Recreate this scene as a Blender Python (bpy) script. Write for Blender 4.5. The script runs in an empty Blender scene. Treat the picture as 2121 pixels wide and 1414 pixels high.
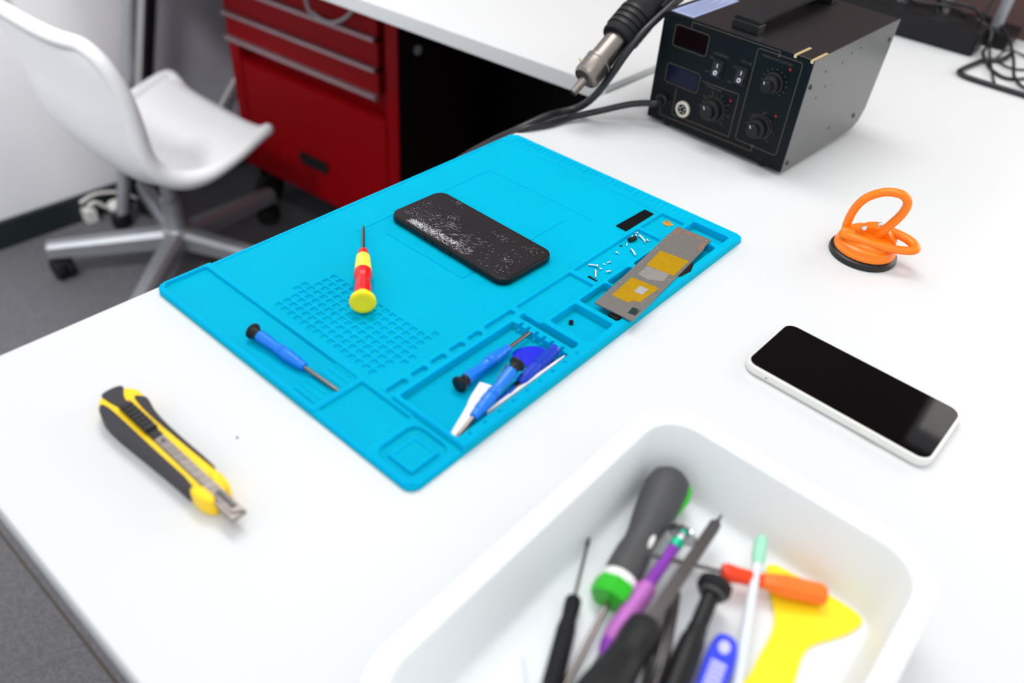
import bpy, math, random
import numpy as np
from mathutils import Matrix, Vector

# ------------------------------------------------------------------ units
# All shapes are written in millimetres; z = 0 is the top of the white desk.
DESK = 740.0            # height of the desk top above the floor
S = 0.001
COL = bpy.context.scene.collection
PI = math.pi
rnd = random.Random(7)

# ------------------------------------------------------------------ materials
def lin(c):
    c = c / 255.0
    return c / 12.92 if c <= 0.04045 else ((c + 0.055) / 1.055) ** 2.4

def mat(name, rgb, rough=0.5, metal=0.0, spec=0.5, var=0.04, vscale=60.0, bump=0.0, bscale=400.0,
        coat=0.0, trans=0.0, ior=1.45, alpha=1.0, sss=0.0, emit=None, estr=0.0):
    m = bpy.data.materials.new(name)
    m.use_nodes = True
    nt = m.node_tree
    b = nt.nodes['Principled BSDF']
    col = [lin(v) for v in rgb] + [1.0]
    b.inputs['Roughness'].default_value = rough
    b.inputs['Metallic'].default_value = metal
    b.inputs['Specular IOR Level'].default_value = spec
    b.inputs['Coat Weight'].default_value = coat
    b.inputs['Transmission Weight'].default_value = trans
    b.inputs['IOR'].default_value = ior
    b.inputs['Alpha'].default_value = alpha
    if sss:
        b.inputs['Subsurface Weight'].default_value = sss
        b.inputs['Subsurface Scale'].default_value = 0.004
        if name == 'blue_silicone':
            b.inputs['Subsurface Radius'].default_value = (0.02, 0.12, 1.0)
            b.inputs['Subsurface Scale'].default_value = 0.009
    if emit:
        b.inputs['Emission Color'].default_value = [lin(v) for v in emit] + [1.0]
        b.inputs['Emission Strength'].default_value = estr
    tc = nt.nodes.new('ShaderNodeTexCoord')
    nz = nt.nodes.new('ShaderNodeTexNoise')
    nz.inputs['Scale'].default_value = vscale
    nz.inputs['Detail'].default_value = 3.0
    nt.links.new(tc.outputs['Object'], nz.inputs['Vector'])
    rp = nt.nodes.new('ShaderNodeValToRGB')
    rp.color_ramp.elements[0].position = 0.3
    rp.color_ramp.elements[1].position = 0.7
    rp.color_ramp.elements[0].color = [max(0.0, v * (1 - var)) for v in col[:3]] + [1]
    rp.color_ramp.elements[1].color = [min(1.0, v * (1 + var)) for v in col[:3]] + [1]
    nt.links.new(nz.outputs['Fac'], rp.inputs['Fac'])
    nt.links.new(rp.outputs['Color'], b.inputs['Base Color'])
    if bump:
        n2 = nt.nodes.new('ShaderNodeTexNoise')
        n2.inputs['Scale'].default_value = bscale
        n2.inputs['Detail'].default_value = 2.0
        nt.links.new(tc.outputs['Object'], n2.inputs['Vector'])
        bp = nt.nodes.new('ShaderNodeBump')
        bp.inputs['Strength'].default_value = bump
        bp.inputs['Distance'].default_value = 0.001
        nt.links.new(n2.outputs['Fac'], bp.inputs['Height'])
        nt.links.new(bp.outputs['Normal'], b.inputs['Normal'])
    return m

def floor_mat():
    m = mat('speckled_grey_vinyl', (100, 99, 102), rough=0.75, var=0.05, vscale=3.0, bump=0.15, bscale=900)
    nt = m.node_tree
    b = nt.nodes['Principled BSDF']
    old = b.inputs['Base Color'].links[0].from_socket
    tc = [n for n in nt.nodes if n.type == 'TEX_COORD'][0]
    v = nt.nodes.new('ShaderNodeTexNoise'); v.inputs['Scale'].default_value = 260.0; v.inputs['Detail'].default_value = 4
    r = nt.nodes.new('ShaderNodeValToRGB')
    r.color_ramp.elements[0].position = 0.35; r.color_ramp.elements[0].color = (0.62, 0.62, 0.64, 1)
    r.color_ramp.elements[1].position = 0.68; r.color_ramp.elements[1].color = (1.35, 1.35, 1.38, 1)
    mx = nt.nodes.new('ShaderNodeMix'); mx.data_type = 'RGBA'; mx.blend_type = 'MULTIPLY'
    mx.inputs['Factor'].default_value = 0.7
    nt.links.new(tc.outputs['Object'], v.inputs['Vector'])
    nt.links.new(v.outputs['Fac'], r.inputs['Fac'])
    nt.links.new(old, mx.inputs[6]); nt.links.new(r.outputs['Color'], mx.inputs[7])
    nt.links.new(mx.outputs[2], b.inputs['Base Color'])
    return m

M = {
 'desk': mat('white_laminate', (215, 217, 217), rough=0.42, spec=0.35, var=0.006, vscale=8, bump=0.02, bscale=1500),
 'desk_edge': mat('white_edge_band', (232, 233, 232), rough=0.4, var=0.01),
 'silicone': mat('blue_silicone', (0, 169, 202), rough=0.55, spec=0.03, var=0.03, vscale=14, bump=0.04, bscale=1800, sss=0.85),
 'white_wall': mat('white_painted_panel', (234, 234, 237), rough=0.6, var=0.02, vscale=3),
 'wall_shade_badge': mat('wall_shade_badge_grey', (178, 178, 186), rough=0.6, var=0.06, vscale=3),  # wall shade put into a grey; the lock badge shares it
 'brown_wall': mat('brown_wall_board', (98, 73, 69), rough=0.7, var=0.08, vscale=5),
 'base': mat('dark_green_black_baseboard', (26, 34, 36), rough=0.5, var=0.05),
 'floor': floor_mat(),
 'seam': mat('floor_seam', (78, 70, 60), rough=0.8),
 'shell': mat('white_moulded_plastic', (232, 232, 233), rough=0.45, var=0.01, vscale=6),
 'steel': mat('brushed_steel', (132, 124, 119), rough=0.3, metal=1.0, var=0.05, vscale=40),
 'chair_steel': mat('silver_painted_steel', (158, 160, 164), rough=0.42, metal=0.55, var=0.03),
 'chrome': mat('polished_chrome', (225, 225, 228), rough=0.08, metal=1.0, var=0.02),
 'dark_steel': mat('dark_tool_steel', (96, 92, 92), rough=0.4, metal=0.85, var=0.06, vscale=90),
 'screw': mat('bright_zinc', (238, 238, 242), rough=0.18, metal=1.0, var=0.03),
 'red': mat('red_enamel', (134, 2, 10), rough=0.42, spec=0.12, var=0.06, vscale=4),
 'shaded_red_enamel': mat('shaded_red_enamel', (30, 14, 15), rough=0.5, spec=0.2, var=0.05, vscale=4),  # red darkened nearly to black, the cabinet side's shade in its colour
 'lip': mat('brushed_trim', (168, 150, 156), rough=0.4, metal=0.6, var=0.05),
 'black': mat('black_plastic', (19, 19, 21), rough=0.42, spec=0.35, var=0.08),
 'foam': mat('black_foam', (12, 13, 15), rough=0.8, spec=0.1, var=0.1),
 'black_soft': mat('black_rubber', (27, 27, 29), rough=0.65, spec=0.25, var=0.08),
 'black_metal': mat('black_powder_coat', (28, 26, 29), rough=0.45, var=0.1, vscale=400, bump=0.05, bscale=2500),
 'side_metal': mat('satin_black_side_panel', (66, 68, 70), rough=0.28, spec=0.9, var=0.05, vscale=400),
 'front_panel': mat('dark_front_sheet', (9, 16, 20), rough=0.38, spec=0.18, var=0.05),
 'line': mat('gold_grey_print', (78, 69, 57), rough=0.6, var=0.1),
 'red_lens': mat('dark_red_display_lens', (14, 1, 4), rough=0.15, spec=0.12, var=0.05),
 'blue_lens': mat('blue_display_lens', (8, 18, 42), rough=0.12, spec=0.2, var=0.05),
 'led': mat('red_led_lens', (120, 8, 22), rough=0.15, var=0.05),
 'print_white': mat('white_print', (205, 208, 225), rough=0.5),
 'cream': mat('cream_ceramic', (215, 208, 188), rough=0.35, metal=0.3),
 'label': mat('pale_blue_label', (158, 170, 205), rough=0.3, var=0.05, vscale=300),
 'label_ink': mat('label_print', (120, 130, 165), rough=0.5),
 'gold': mat('gold_foil', (240, 215, 160), rough=0.3, metal=0.5),
 'cable': mat('black_cable_sheath', (30, 30, 34), rough=0.32, var=0.05),
 'orange': mat('orange_plastic', (255, 130, 6), rough=0.32, var=0.02, sss=0.25),
 'pad': mat('black_suction_rubber', (24, 22, 24), rough=0.4),
 'glass': mat('black_screen_glass', (4, 4, 6), rough=0.04, spec=0.22, var=0.02),
 'glass_dusty': mat('scuffed_black_glass', (33, 31, 34), rough=0.3, spec=0.4, var=0.12, vscale=30),
 'crack': mat('crack_white', (225, 225, 228), rough=0.5, var=0.1),
 'alu_white': mat('pearl_aluminium', (232, 232, 226), rough=0.28, metal=0.15, var=0.01),
 'phone_black': mat('black_phone_frame', (20, 20, 22), rough=0.25, metal=0.3),
 'board': mat('tinned_board', (118, 115, 110), rough=0.45, metal=0.25, var=0.12, vscale=500),
 'tape': mat('mustard_polyimide_tape', (170, 131, 0), rough=0.5, spec=0.2, var=0.08, vscale=300),
 'copper': mat('dull_copper', (150, 118, 100), rough=0.5, metal=0.4, var=0.15, vscale=500),
 'dark_green': mat('dark_green_resist', (8, 50, 48), rough=0.4),
 'board_grey': mat('grey_pad', (160, 158, 158), rough=0.5),
 'smear': mat('pale_residue', (132, 129, 125), rough=0.6, var=0.08, vscale=300),
 'drv_blue': mat('azure_plastic', (10, 120, 226), rough=0.3, var=0.03, sss=0.1),
 'deep_blue': mat('deep_blue_plastic', (8, 60, 190), rough=0.3, var=0.05),
 'pick_blue': mat('royal_blue_plastic', (8, 30, 215), rough=0.35, var=0.04),
 'nylon': mat('white_nylon', (240, 238, 236), rough=0.45, var=0.01),
 'red_pl': mat('red_plastic', (222, 22, 26), rough=0.3, var=0.03),
 'yellow_pl': mat('yellow_plastic', (255, 228, 8), rough=0.32, var=0.02),
 'yellow_pale': mat('pale_yellow_plastic', (250, 232, 80), rough=0.35, var=0.02),
 'knife_y': mat('knife_yellow', (255, 212, 0), rough=0.35, var=0.02),
 'knife_g': mat('charcoal_grip', (48, 46, 52), rough=0.6, var=0.06),
 'knife_k': mat('black_slider', (24, 25, 28), rough=0.4),
 'blade': mat('blade_steel', (150, 142, 136), rough=0.3, metal=0.9, var=0.15, vscale=120),
 'tray': mat('translucent_white_polypropylene', (234, 238, 239), rough=0.4, spec=0.3, var=0.006, vscale=10),
 'grip_grey': mat('charcoal_rubber', (70, 70, 71), rough=0.55, var=0.05),
 'green': mat('bright_green_plastic', (38, 190, 24), rough=0.3, var=0.04, sss=0.1),
 'teal': mat('teal_anodised', (0, 185, 140), rough=0.3, metal=0.3),
 'purple': mat('purple_anodised', (140, 58, 178), rough=0.32, metal=0.35, var=0.05),
 'mauve': mat('frosted_mauve', (186, 106, 188), rough=0.5, metal=0.15, var=0.06),
 'orange_red': mat('red_orange_acetate', (255, 66, 10), rough=0.25, var=0.05, sss=0.2),
 'amber': mat('amber_acetate', (255, 122, 28), rough=0.25, var=0.05, sss=0.2),
 'squeegee': mat('yellow_squeegee_plastic', (255, 232, 28), rough=0.4, var=0.01),
 'mint': mat('mint_bristles', (160, 222, 190), rough=0.6, var=0.05),
 'clear': mat('frosted_clear_plastic', (225, 232, 238), rough=0.25, var=0.02),
 'tool_blue': mat('cobalt_plastic', (38, 60, 232), rough=0.35, var=0.03),
 'tool_rib': mat('pale_lilac_rib', (196, 196, 236), rough=0.5),
 'white_cable': mat('white_plastic_plug', (222, 220, 214), rough=0.4),
 'amber_scrap': mat('orange_kapton_scrap', (226, 150, 40), rough=0.3, var=0.35, vscale=260),
 'sky': mat('bright_window_sky', (230, 235, 245), emit=(255, 246, 236), estr=3.4),
 'lamp': mat('lit_diffuser', (250, 250, 250), emit=(255, 253, 250), estr=7.0),
}

# ------------------------------------------------------------------ mesh builder
def axisT(p0, p1, up=(0, 0, 1)):
    """local z runs from p0 towards p1, local y leans to 'up'"""
    p0 = Vector(p0); z = (Vector(p1) - p0).normalized()
    u = Vector(up)
    if abs(z.dot(u)) > 0.98: u = Vector((1, 0, 0))
    x = u.cross(z).normalized(); y = z.cross(x)
    R = Matrix((x, y, z)).transposed().to_4x4()
    return Matrix.Translation(p0) @ R

def rotz(deg, at=(0, 0, 0)):
    a = Vector(at)
    return Matrix.Translation(a) @ Matrix.Rotation(math.radians(deg), 4, 'Z')

def rrect(x0, y0, x1, y1, r, n=6):
    pts = []
    for cx, cy, a0 in ((x1 - r, y0 + r, -90), (x1 - r, y1 - r, 0), (x0 + r, y1 - r, 90), (x0 + r, y0 + r, 180)):
        for i in range(n + 1):
            a = math.radians(a0 + 90 * i / n)
            pts.append((cx + r * math.cos(a), cy + r * math.sin(a)))
    return pts

def circle(cx, cy, r, n=24):
    return [(cx + r * math.cos(2 * PI * i / n), cy + r * math.sin(2 * PI * i / n)) for i in range(n)]

def area2(poly):
    return sum(poly[i][0] * poly[(i + 1) % len(poly)][1] - poly[(i + 1) % len(poly)][0] * poly[i][1] for i in range(len(poly)))

def inset(poly, d):
    n = len(poly); out = []
    for i in range(n):
        a, b, c = poly[i - 1], poly[i], poly[(i + 1) % n]
        e1 = Vector((b[0] - a[0], b[1] - a[1])); e2 = Vector((c[0] - b[0], c[1] - b[1]))
        if e1.length < 1e-9: e1 = e2
        if e2.length < 1e-9: e2 = e1
        e1.normalize(); e2.normalize()
        n1 = Vector((-e1.y, e1.x)); n2 = Vector((-e2.y, e2.x))
        m = n1 + n2
        if m.length < 1e-6: m = n1
        m.normalize()
        k = d / max(0.4, m.dot(n1))
        out.append((b[0] + m.x * k, b[1] + m.y * k))
    return out

def smooth_poly(pts, k=2, closed=True):
    for _ in range(k):
        q = []; n = len(pts)
        for i in range(n):
            a, b = pts[i], pts[(i + 1) % n]
            q.append(tuple(a[j] * .75 + b[j] * .25 for j in range(len(a))))
            q.append(tuple(a[j] * .25 + b[j] * .75 for j in range(len(a))))
        pts = q
    return pts

def spline(pts, sub=8):
    """Catmull-Rom through 3-D points"""
    P = [Vector(p) for p in pts]; out = []
    for i in range(len(P) - 1):
        p0 = P[max(0, i - 1)]; p1 = P[i]; p2 = P[i + 1]; p3 = P[min(len(P) - 1, i + 2)]
        for k in range(sub):
            t = k / sub
            out.append(0.5 * ((2 * p1) + (p2 - p0) * t + (2 * p0 - 5 * p1 + 4 * p2 - p3) * t * t + (3 * p1 - p0 - 3 * p2 + p3) * t ** 3))
    out.append(P[-1])
    return out

class MB:
    def __init__(self): self.v = []; self.f = []
    def add(self, vs, fs, T=None):
        o = len(self.v)
        for p in vs:
            p = Vector(p)
            self.v.append(tuple(T @ p) if T is not None else tuple(p))
        self.f += [tuple(i + o for i in f) for f in fs]
        return self
    def loft(self, rings, T=None, cap=True, closed=False):
        n = len(rings[0]); vs = [p for r in rings for p in r]; fs = []
        m = len(rings)
        for i in range(m if closed else m - 1):
            a = i * n; b = ((i + 1) % m) * n
            for j in range(n):
                k = (j + 1) % n
                fs.append((a + j, a + k, b + k, b + j))
        if cap and not closed:
            fs.append(tuple(reversed(range(n)))); fs.append(tuple(range((m - 1) * n, m * n)))
        return self.add(vs, fs, T)
    def box(self, x0, y0, z0, x1, y1, z1, T=None, b=0.0):
        return self.prism([(x0, y0), (x1, y0), (x1, y1), (x0, y1)], z0, z1, T, b)
    def prism(self, poly, z0, z1, T=None, b=0.0):
        if area2(poly) < 0: poly = list(reversed(poly))
        if b > 0:
            i1 = inset(poly, b * .3); i2 = inset(poly, b)
            rings = [[(x, y, z0) for x, y in i2], [(x, y, z0 + b * .3) for x, y in i1], [(x, y, z0 + b) for x, y in poly],
                     [(x, y, z1 - b) for x, y in poly], [(x, y, z1 - b * .3) for x, y in i1], [(x, y, z1) for x, y in i2]]
        else:
            rings = [[(x, y, z0) for x, y in poly], [(x, y, z1) for x, y in poly]]
        return self.loft(rings, T)
    def lathe(self, prof, T=None, n=24, flat=None):
        """prof: (radius, z) pairs; flat = (sx, sy) squash"""
        sx, sy = flat or (1, 1)
        rings = [[(max(r, 1e-4) * sx * math.cos(2 * PI * i / n), max(r, 1e-4) * sy * math.sin(2 * PI * i / n), z) for i in range(n)] for r, z in prof]
        return self.loft(rings, T)
    def tube(self, path, r, n=12, T=None, closed=False, flat=(1, 1)):
        P = [Vector(p) for p in path]; m = len(P)
        if not hasattr(r, '__len__'): r = [r] * m
        tang = []
        for i in range(m):
            a = P[i - 1] if (i > 0 or closed) else P[i]; b = P[(i + 1) % m] if (i < m - 1 or closed) else P[i]
            tang.append((b - a).normalized())
        u = Vector((0, 0, 1))
        if abs(tang[0].dot(u)) > .9: u = Vector((1, 0, 0))
        x = (u - tang[0] * u.dot(tang[0])).normalized(); rings = []
        for i in range(m):
            x = (x - tang[i] * x.dot(tang[i])).normalized(); y = tang[i].cross(x)
            rings.append([P[i] + x * (flat[0] * r[i] * math.cos(2 * PI * k / n)) + y * (flat[1] * r[i] * math.sin(2 * PI * k / n)) for k in range(n)])
        return self.loft(rings, T, cap=not closed, closed=closed)
    def ball(self, c, r, n=16, T=None):
        prof = [(r * math.sin(PI * i / n), c[2] - r * math.cos(PI * i / n)) for i in range(n + 1)]
        t = Matrix.Translation((c[0], c[1], 0))
        return self.lathe(prof, (T @ t) if T is not None else t, n=2 * n)

LOC = {}
def link(name, mb, m, parent=None, smooth=35):
    base = LOC.get(parent.name, (0, 0, 0)) if parent is not None else None
    if base is None:
        a = np.array(mb.v); lo = a.min(0); hi = a.max(0)
        base = ((lo[0] + hi[0]) / 2, (lo[1] + hi[1]) / 2, lo[2])
    me = bpy.data.meshes.new(name)
    me.from_pydata([((x - base[0]) * S, (y - base[1]) * S, (z - base[2]) * S) for x, y, z in mb.v], [], mb.f)
    me.validate()
    me.materials.append(m)
    if smooth:
        me.shade_smooth(); me.set_sharp_from_angle(angle=math.radians(smooth))
    o = bpy.data.objects.new(name, me)
    COL.objects.link(o)
    if smooth:
        wn = o.modifiers.new('weighted_normals', 'WEIGHTED_NORMAL'); wn.keep_sharp = True; wn.weight = 80
    if parent is not None:
        o.parent = parent; LOC[o.name] = base
    else:
        o.location = (base[0] * S, base[1] * S, (base[2] + DESK) * S); LOC[o.name] = base
    return o

def thing(name, label, cat, loc, group=None):
    o = bpy.data.objects.new(name, None); COL.objects.link(o)
    o.empty_display_size = 0.02
    o.location = (loc[0] * S, loc[1] * S, (loc[2] + DESK) * S)
    LOC[o.name] = tuple(loc)
    return tag(o, label, cat, group)

def tag(o, label, cat, group=None):
    o['label'] = label; o['category'] = cat
    if group: o['group'] = group
    return o

def solo(name, mb, m, label, cat, group=None, smooth=35):
    return tag(link(name, mb, m, None, smooth), label, cat, group)

def struct(name, mb, m, label=None, smooth=0):
    o = link(name, mb, m, None, smooth); o['kind'] = 'structure'
    if label: o['label'] = label
    return o

#@@SETTING
# ------------------------------------------------------------------ the room
F = -DESK
struct('floor', MB().box(-1500, -1600, F - 40, 2600, 1600, F), M['floor'], 'speckled grey vinyl floor under the desks')
struct('wall_left', MB().box(-1500, -1600, F, -1400, 1500, F + 2700), M['white_wall'], 'white painted wall behind the chair')
struct('wall_back', MB().box(-1500, 1500, F, 2600, 1600, F + 2700), M['brown_wall'], 'brown wall beyond the far end of the desk')
struct('baseboard_left', MB().box(-1400, -1600, F, -1385, 1500, F + 68, b=2), M['base'], 'dark baseboard along the white wall')
XP = Matrix(((0, 0, 1, -1400), (1, 0, 0, 0), (0, 1, 0, 0), (0, 0, 0, 1)))
struct('shade_strip', MB().prism([(604, -690), (628, -690), (826, 20), (802, 20)], 0, 12, XP), M['black'], 'dark slanting strip standing in for the desk leg shadow on the wall')  # black strip in place of the leg's cast shadow
struct('wall_shade_panel', MB().prism([(628, -690), (1500, -690), (1500, 20), (826, 20)], 0, 8, XP), M['wall_shade_badge'], 'grey sheet standing in for the wall shade under the second desk')  # darker sheet over the white wall, painted for the shade there
# window in the back wall, above and right of the frame
win = struct('window_1', MB().box(472, 1486, 130, 484, 1500, 960).box(1750, 1486, 130, 1800, 1500, 960).box(484, 1486, 130, 1750, 1500, 180)
             .box(484, 1486, 910, 1750, 1500, 960).box(1120, 1486, 180, 1150, 1500, 910), M['white_wall'], 'white framed window high in the brown wall')
link('pane', MB().box(484, 1494, 180, 1750, 1499, 910), M['sky'], win, 0)
struct('trim_3', MB().box(-1400, -119, F, 2600, -115, F + 0.8), M['seam'], 'thin worn seam line across the vinyl floor')
#@@FURNITURE
# ------------------------------------------------------------------ first desk
t = thing('desk', 'large white desk carrying the blue mat, phones, tool tray and black station', 'desk', (396, 618, F))
link('desk_top', MB().prism([(-4, -177), (800, -177), (800, 1413), (-4, 1413)], -25, 0, b=1.2), M['desk'], t)
for x in (70, 730):
    for y in (110, 1310):
        link('leg', MB().box(x - 22, y - 22, F, x + 22, y + 22, -25), M['chair_steel'], t)
link('light_blocker', MB().box(64, 140, -660, 76, 1280, -25), M['black'], t)  # added unseen panel that keeps light off the cabinet side
# ------------------------------------------------------------------ second desk
t = thing('desk', 'second white desk meeting the first at its left edge above the red cabinet', 'desk', (-700, 1000, F))
link('desk_top', MB().prism([(-5.5, 637), (-5.5, 1370), (-1382, 1370), (-1382, 557)], -14, 10, b=3), M['desk'], t)
link('leg', MB().tube([(-1306, 502, F + 12), (-1305, 650, -200), (-1305, 698, -15)], 15.5, 16), M['chair_steel'], t)
link('foot', MB().lathe([(22, F), (24, F + 4), (24, F + 26), (20, F + 34)], Matrix.Translation((-1306, 500, 0)), 20), M['black'], t)
for x, y in ((-1287, 1290), (-60, 1290)):
    link('leg', MB().tube([(x, y, F), (x, y, -15)], 19, 16), M['chair_steel'], t)
link('shade_sheet', MB().box(-1240, 1310, -600, -90, 1326, -14), M['black'], t)  # black sheet painted for the deep shade under this desk

# ------------------------------------------------------------------ red tool cabinet on casters
O = (-1192, 812); TC = rotz(4.5, (O[0], O[1], 0))
t = thing('tool_cabinet', 'red metal tool cabinet on casters under the second desk', 'cabinet', (-930, 950, F))
W, D, zb, zt = 548, 262, -622, -70
mb = MB()
mb.box(0, 0, zb, 34, D, zt, TC, 2).box(515, 0, zb, W, D, zt, TC, 2).box(30, D - 3, zb, 520, D, zt, TC)
mb.box(30, 2, zb, 520, D, zb + 22, TC, 2).box(30, 0, zt - 20, 520, D, zt, TC, 2).box(34, 4, -346, 515, 40, -338, TC)
mb.box(34, 30, -345, 515, 40, zt, TC)
link('carcass', mb, M['red'], t)
for z0, z1 in ((-164, -94), (-227, -176), (-285, -238)):
    d = link('drawer', MB().box(37, -3, z0, 496, 28, z1, TC, 2), M['red'], t)
    link('drawer_pull', MB().prism([(-14, z0 - 1), (-14, z0 - 8), (-10, z0 - 9), (0, z0 - 2), (0, z0)], 4, 494,
         TC @ Matrix(((0, 0, 1, 0), (1, 0, 0, 0), (0, 1, 0, 0), (0, 0, 0, 1)))), M['lip'], d)
link('side_panel', MB().box(W - .5, 3, zb + 2, W + 1, D - 2, zt - 2, TC), M['shaded_red_enamel'], t, 0)  # red side in shade, its darkness put into the colour
d = link('door', MB().box(42, -2, -600, 513, 26, -342, TC, 3), M['red'], t)
link('recess_handle', MB().prism(rrect(223, -538, 320, -508, 10, 5), -30, -26, TC @ Matrix(((1, 0, 0, 0), (0, 0, 1, 23.2), (0, 1, 0, 0), (0, 0, 0, 1)))), M['black'], d)
link('lower_lip', MB().box(4, -8, -299, 494, -1, -290, TC, 2), M['lip'], t)
link('lock_badge', MB().prism(circle(60, -190, 10, 16), 0, 3, TC @ Matrix(((0, 0, 1, W + 1), (1, 0, 0, 0), (0, 1, 0, 0), (0, 0, 0, 1)))), M['wall_shade_badge'], t)
for x, y in ((28, 30), (520, 30), (28, 232), (520, 232)):
    c = MB().box(x - 26, y - 26, zb - 6, x + 26, y + 26, zb, TC).box(x - 20, y - 2, zb - 80, x - 15, y + 24, zb - 6, TC).box(x + 15, y - 2, zb - 80, x + 20, y + 24, zb - 6, TC)
    c = link('caster', c, M['steel'], t)
    wt = TC @ Matrix.Translation((x, y + 12, F + 40)) @ Matrix.Rotation(PI / 2, 4, 'Y')
    link('wheel', MB().lathe([(20, -14), (38, -14), (40, -10), (40, 10), (38, 14), (20, 14)], wt, 24), M['black_soft'], c)
solo('cord', MB().tube(spline([TC @ Vector(p) for p in ((300, -24, -16), (320, -26, -134), (342, -26, -152), (388, -26, -157), (436, -26, -134), (460, -24, -100), (470, -24, -16))], 8), 4, 8),
     M['chair_steel'], 'thin grey cord looping down in front of the red cabinet drawers', 'cord')

# ------------------------------------------------------------------ swivel chair
H = (-1050, 520)
t = thing('swivel_chair', 'white plastic shell swivel chair with silver star base beside the wall', 'chair', (H[0], H[1], F))
# shell: profile v (front edge -> top), across u
def shell():
    cen = [(684, -402), (676, -386), (640, -394), (590, -414), (530, -436), (470, -447), (420, -432), (384, -396), (360, -345), (347, -285), (338, -225), (326, -165), (313, -112)]
    edg = [(690, -392), (684, -374), (640, -384), (596, -398), (545, -410), (500, -416), (455, -410), (418, -382), (402, -340), (396, -285), (386, -215), (366, -145), (346, -108)]
    hw = [186, 194, 200, 203, 203, 199, 192, 187, 186, 190, 194, 192, 178]
    cen = spline([(0, a, b) for a, b in cen], 5); edg = spline([(0, a, b) for a, b in edg], 5); hw = [p.x for p in spline([(a, 0, 0) for a in hw], 5)]
    n = 28; V = []; 
    for c, e, w in zip(cen, edg, hw):
        row = []
        for j in range(n + 1):
            u = -1 + 2 * j / n
            k = abs(u) ** 3.6
            x = w * math.copysign(1 - (1 - abs(u)) ** 1.15, u)
            row.append(Vector((H[0] + x - .1 * max(0, c.y - 500), c.y + (e.y - c.y) * k, c.z + (e.z - c.z) * k)))
        V.append(row)
    # round the outer corners by pulling corner points in
    return V, n
V, n = shell(); m = len(V)
def pull(i, j):
    p = V[i][j]; q = p.copy()
    du = abs(-1 + 2 * j / n); 
    for end, rr in ((0, 6), (m - 1, 14)):
        dv = abs(i - end)
        if dv < rr:
            f = (1 - dv / rr) ** 2
            q.x = H[0] + (q.x - H[0]) * (1 - 0.10 * f * du ** 3)
    if i >= m - 14:
        f = ((i - (m - 14)) / 13) ** 2
        q.z -= 20 * f * du ** 4
    return q
G = [[pull(i, j) for j in range(n + 1)] for i in range(m)]
def offs(i, j):
    a = G[min(m - 1, i + 1)][j] - G[max(0, i - 1)][j]; b = G[i][min(n, j + 1)] - G[i][max(0, j - 1)]
    return b.cross(a).normalized()
vs = []; fs = []; N = (n + 1)
for i in range(m):
    for j in range(N): vs.append(G[i][j])
for i in range(m):
    for j in range(N): vs.append(G[i][j] + offs(i, j) * 7)
o2 = m * N
for i in range(m - 1):
    for j in range(n):
        a, b, c, d = i * N + j, i * N + j + 1, (i + 1) * N + j + 1, (i + 1) * N + j
        fs.append((a, b, c, d)); fs.append((o2 + d, o2 + c, o2 + b, o2 + a))
rim = [(i, 0) for i in range(m)] + [(m - 1, j) for j in range(1, N)] + [(i, n) for i in range(m - 2, -1, -1)] + [(0, j) for j in range(n - 1, 0, -1)]
for k in range(len(rim)):
    a = rim[k]; b = rim[(k + 1) % len(rim)]
    A = a[0] * N + a[1]; B = b[0] * N + b[1]
    fs.append((A, B, o2 + B, o2 + A))
rp_ = [G[i][j] + offs(i, j) * 2 for i, j in rim]
rimpath = rp_
for _ in range(3):
    rimpath = [rimpath[k - 1] * .25 + rimpath[k] * .5 + rimpath[(k + 1) % len(rimpath)] * .25 for k in range(len(rimpath))]
sh = link('seat_shell', MB().add(vs, fs), M['shell'], t, 60)
link('rolled_rim', MB().tube(rimpath, [13.5 + 7 * math.exp(-((q.y - 450) / 70) ** 2) for q in rimpath], 12, closed=True), M['shell'], sh, 80)
link('seat_plate', MB().box(H[0] - 90, 440, -466, H[0] + 90, 600, -458, b=2).lathe([(34, -480), (34, -462)], Matrix.Translation((H[0], H[1], 0)), 20), M['black'], t)
link('gas_post', MB().lathe([(25, F + 62), (25, -560), (19, -556), (19, -462)], Matrix.Translation((H[0], H[1], 0)), 24), M['chair_steel'], t)
link('hub', MB().lathe([(30, F + 52), (38, F + 60), (38, F + 100), (28, F + 108)], Matrix.Translation((H[0], H[1], 0)), 28), M['chair_steel'], t)
for k in range(5):
    a = math.radians(-121 + 72 * k); tip = Vector((H[0] + 278 * math.cos(a), H[1] + 278 * math.sin(a), F + 78))
    T = axisT((H[0] + 30 * math.cos(a), H[1] + 30 * math.sin(a), F + 82), tip)
    L = 248
    rings = [[(-w, -h, z), (w, -h, z), (w, h * .5, z), (w * .6, h, z), (-w * .6, h, z), (-w, h * .5, z)] for w, h, z in ((23, 22, 0), (17, 16, L), (13, 11, L + 5))]
    arm = link('base_arm', MB().loft(rings, T), M['chair_steel'], t)
    cx, cy = H[0] + 262 * math.cos(a), H[1] + 262 * math.sin(a)
    w = MB()
    for s in (-1, 1):
        wt = Matrix.Translation((cx, cy, F + 26)) @ Matrix.Rotation(a + .5, 4, 'Z') @ Matrix.Rotation(PI / 2, 4, 'Y') @ Matrix.Translation((0, 0, s * 12))
        w.lathe([(8, -9), (24, -9), (26, -6), (26, 6), (24, 9), (8, 9)], wt, 20)
    w.lathe([(9, F + 30), (9, F + 66)], Matrix.Translation((cx, cy, 0)), 12)
    w.prism(smooth_poly([(-22, 4), (22, 4), (22, 26), (-22, 26)], 2), -14, 14, Matrix.Translation((cx, cy, F + 26)) @ Matrix.Rotation(a + .5, 4, 'Z') @ Matrix(((0, 0, 1, 0), (1, 0, 0, 0), (0, 1, 0, 0), (0, 0, 0, 1))))
    link('caster', w, M['black_soft'], arm)
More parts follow.
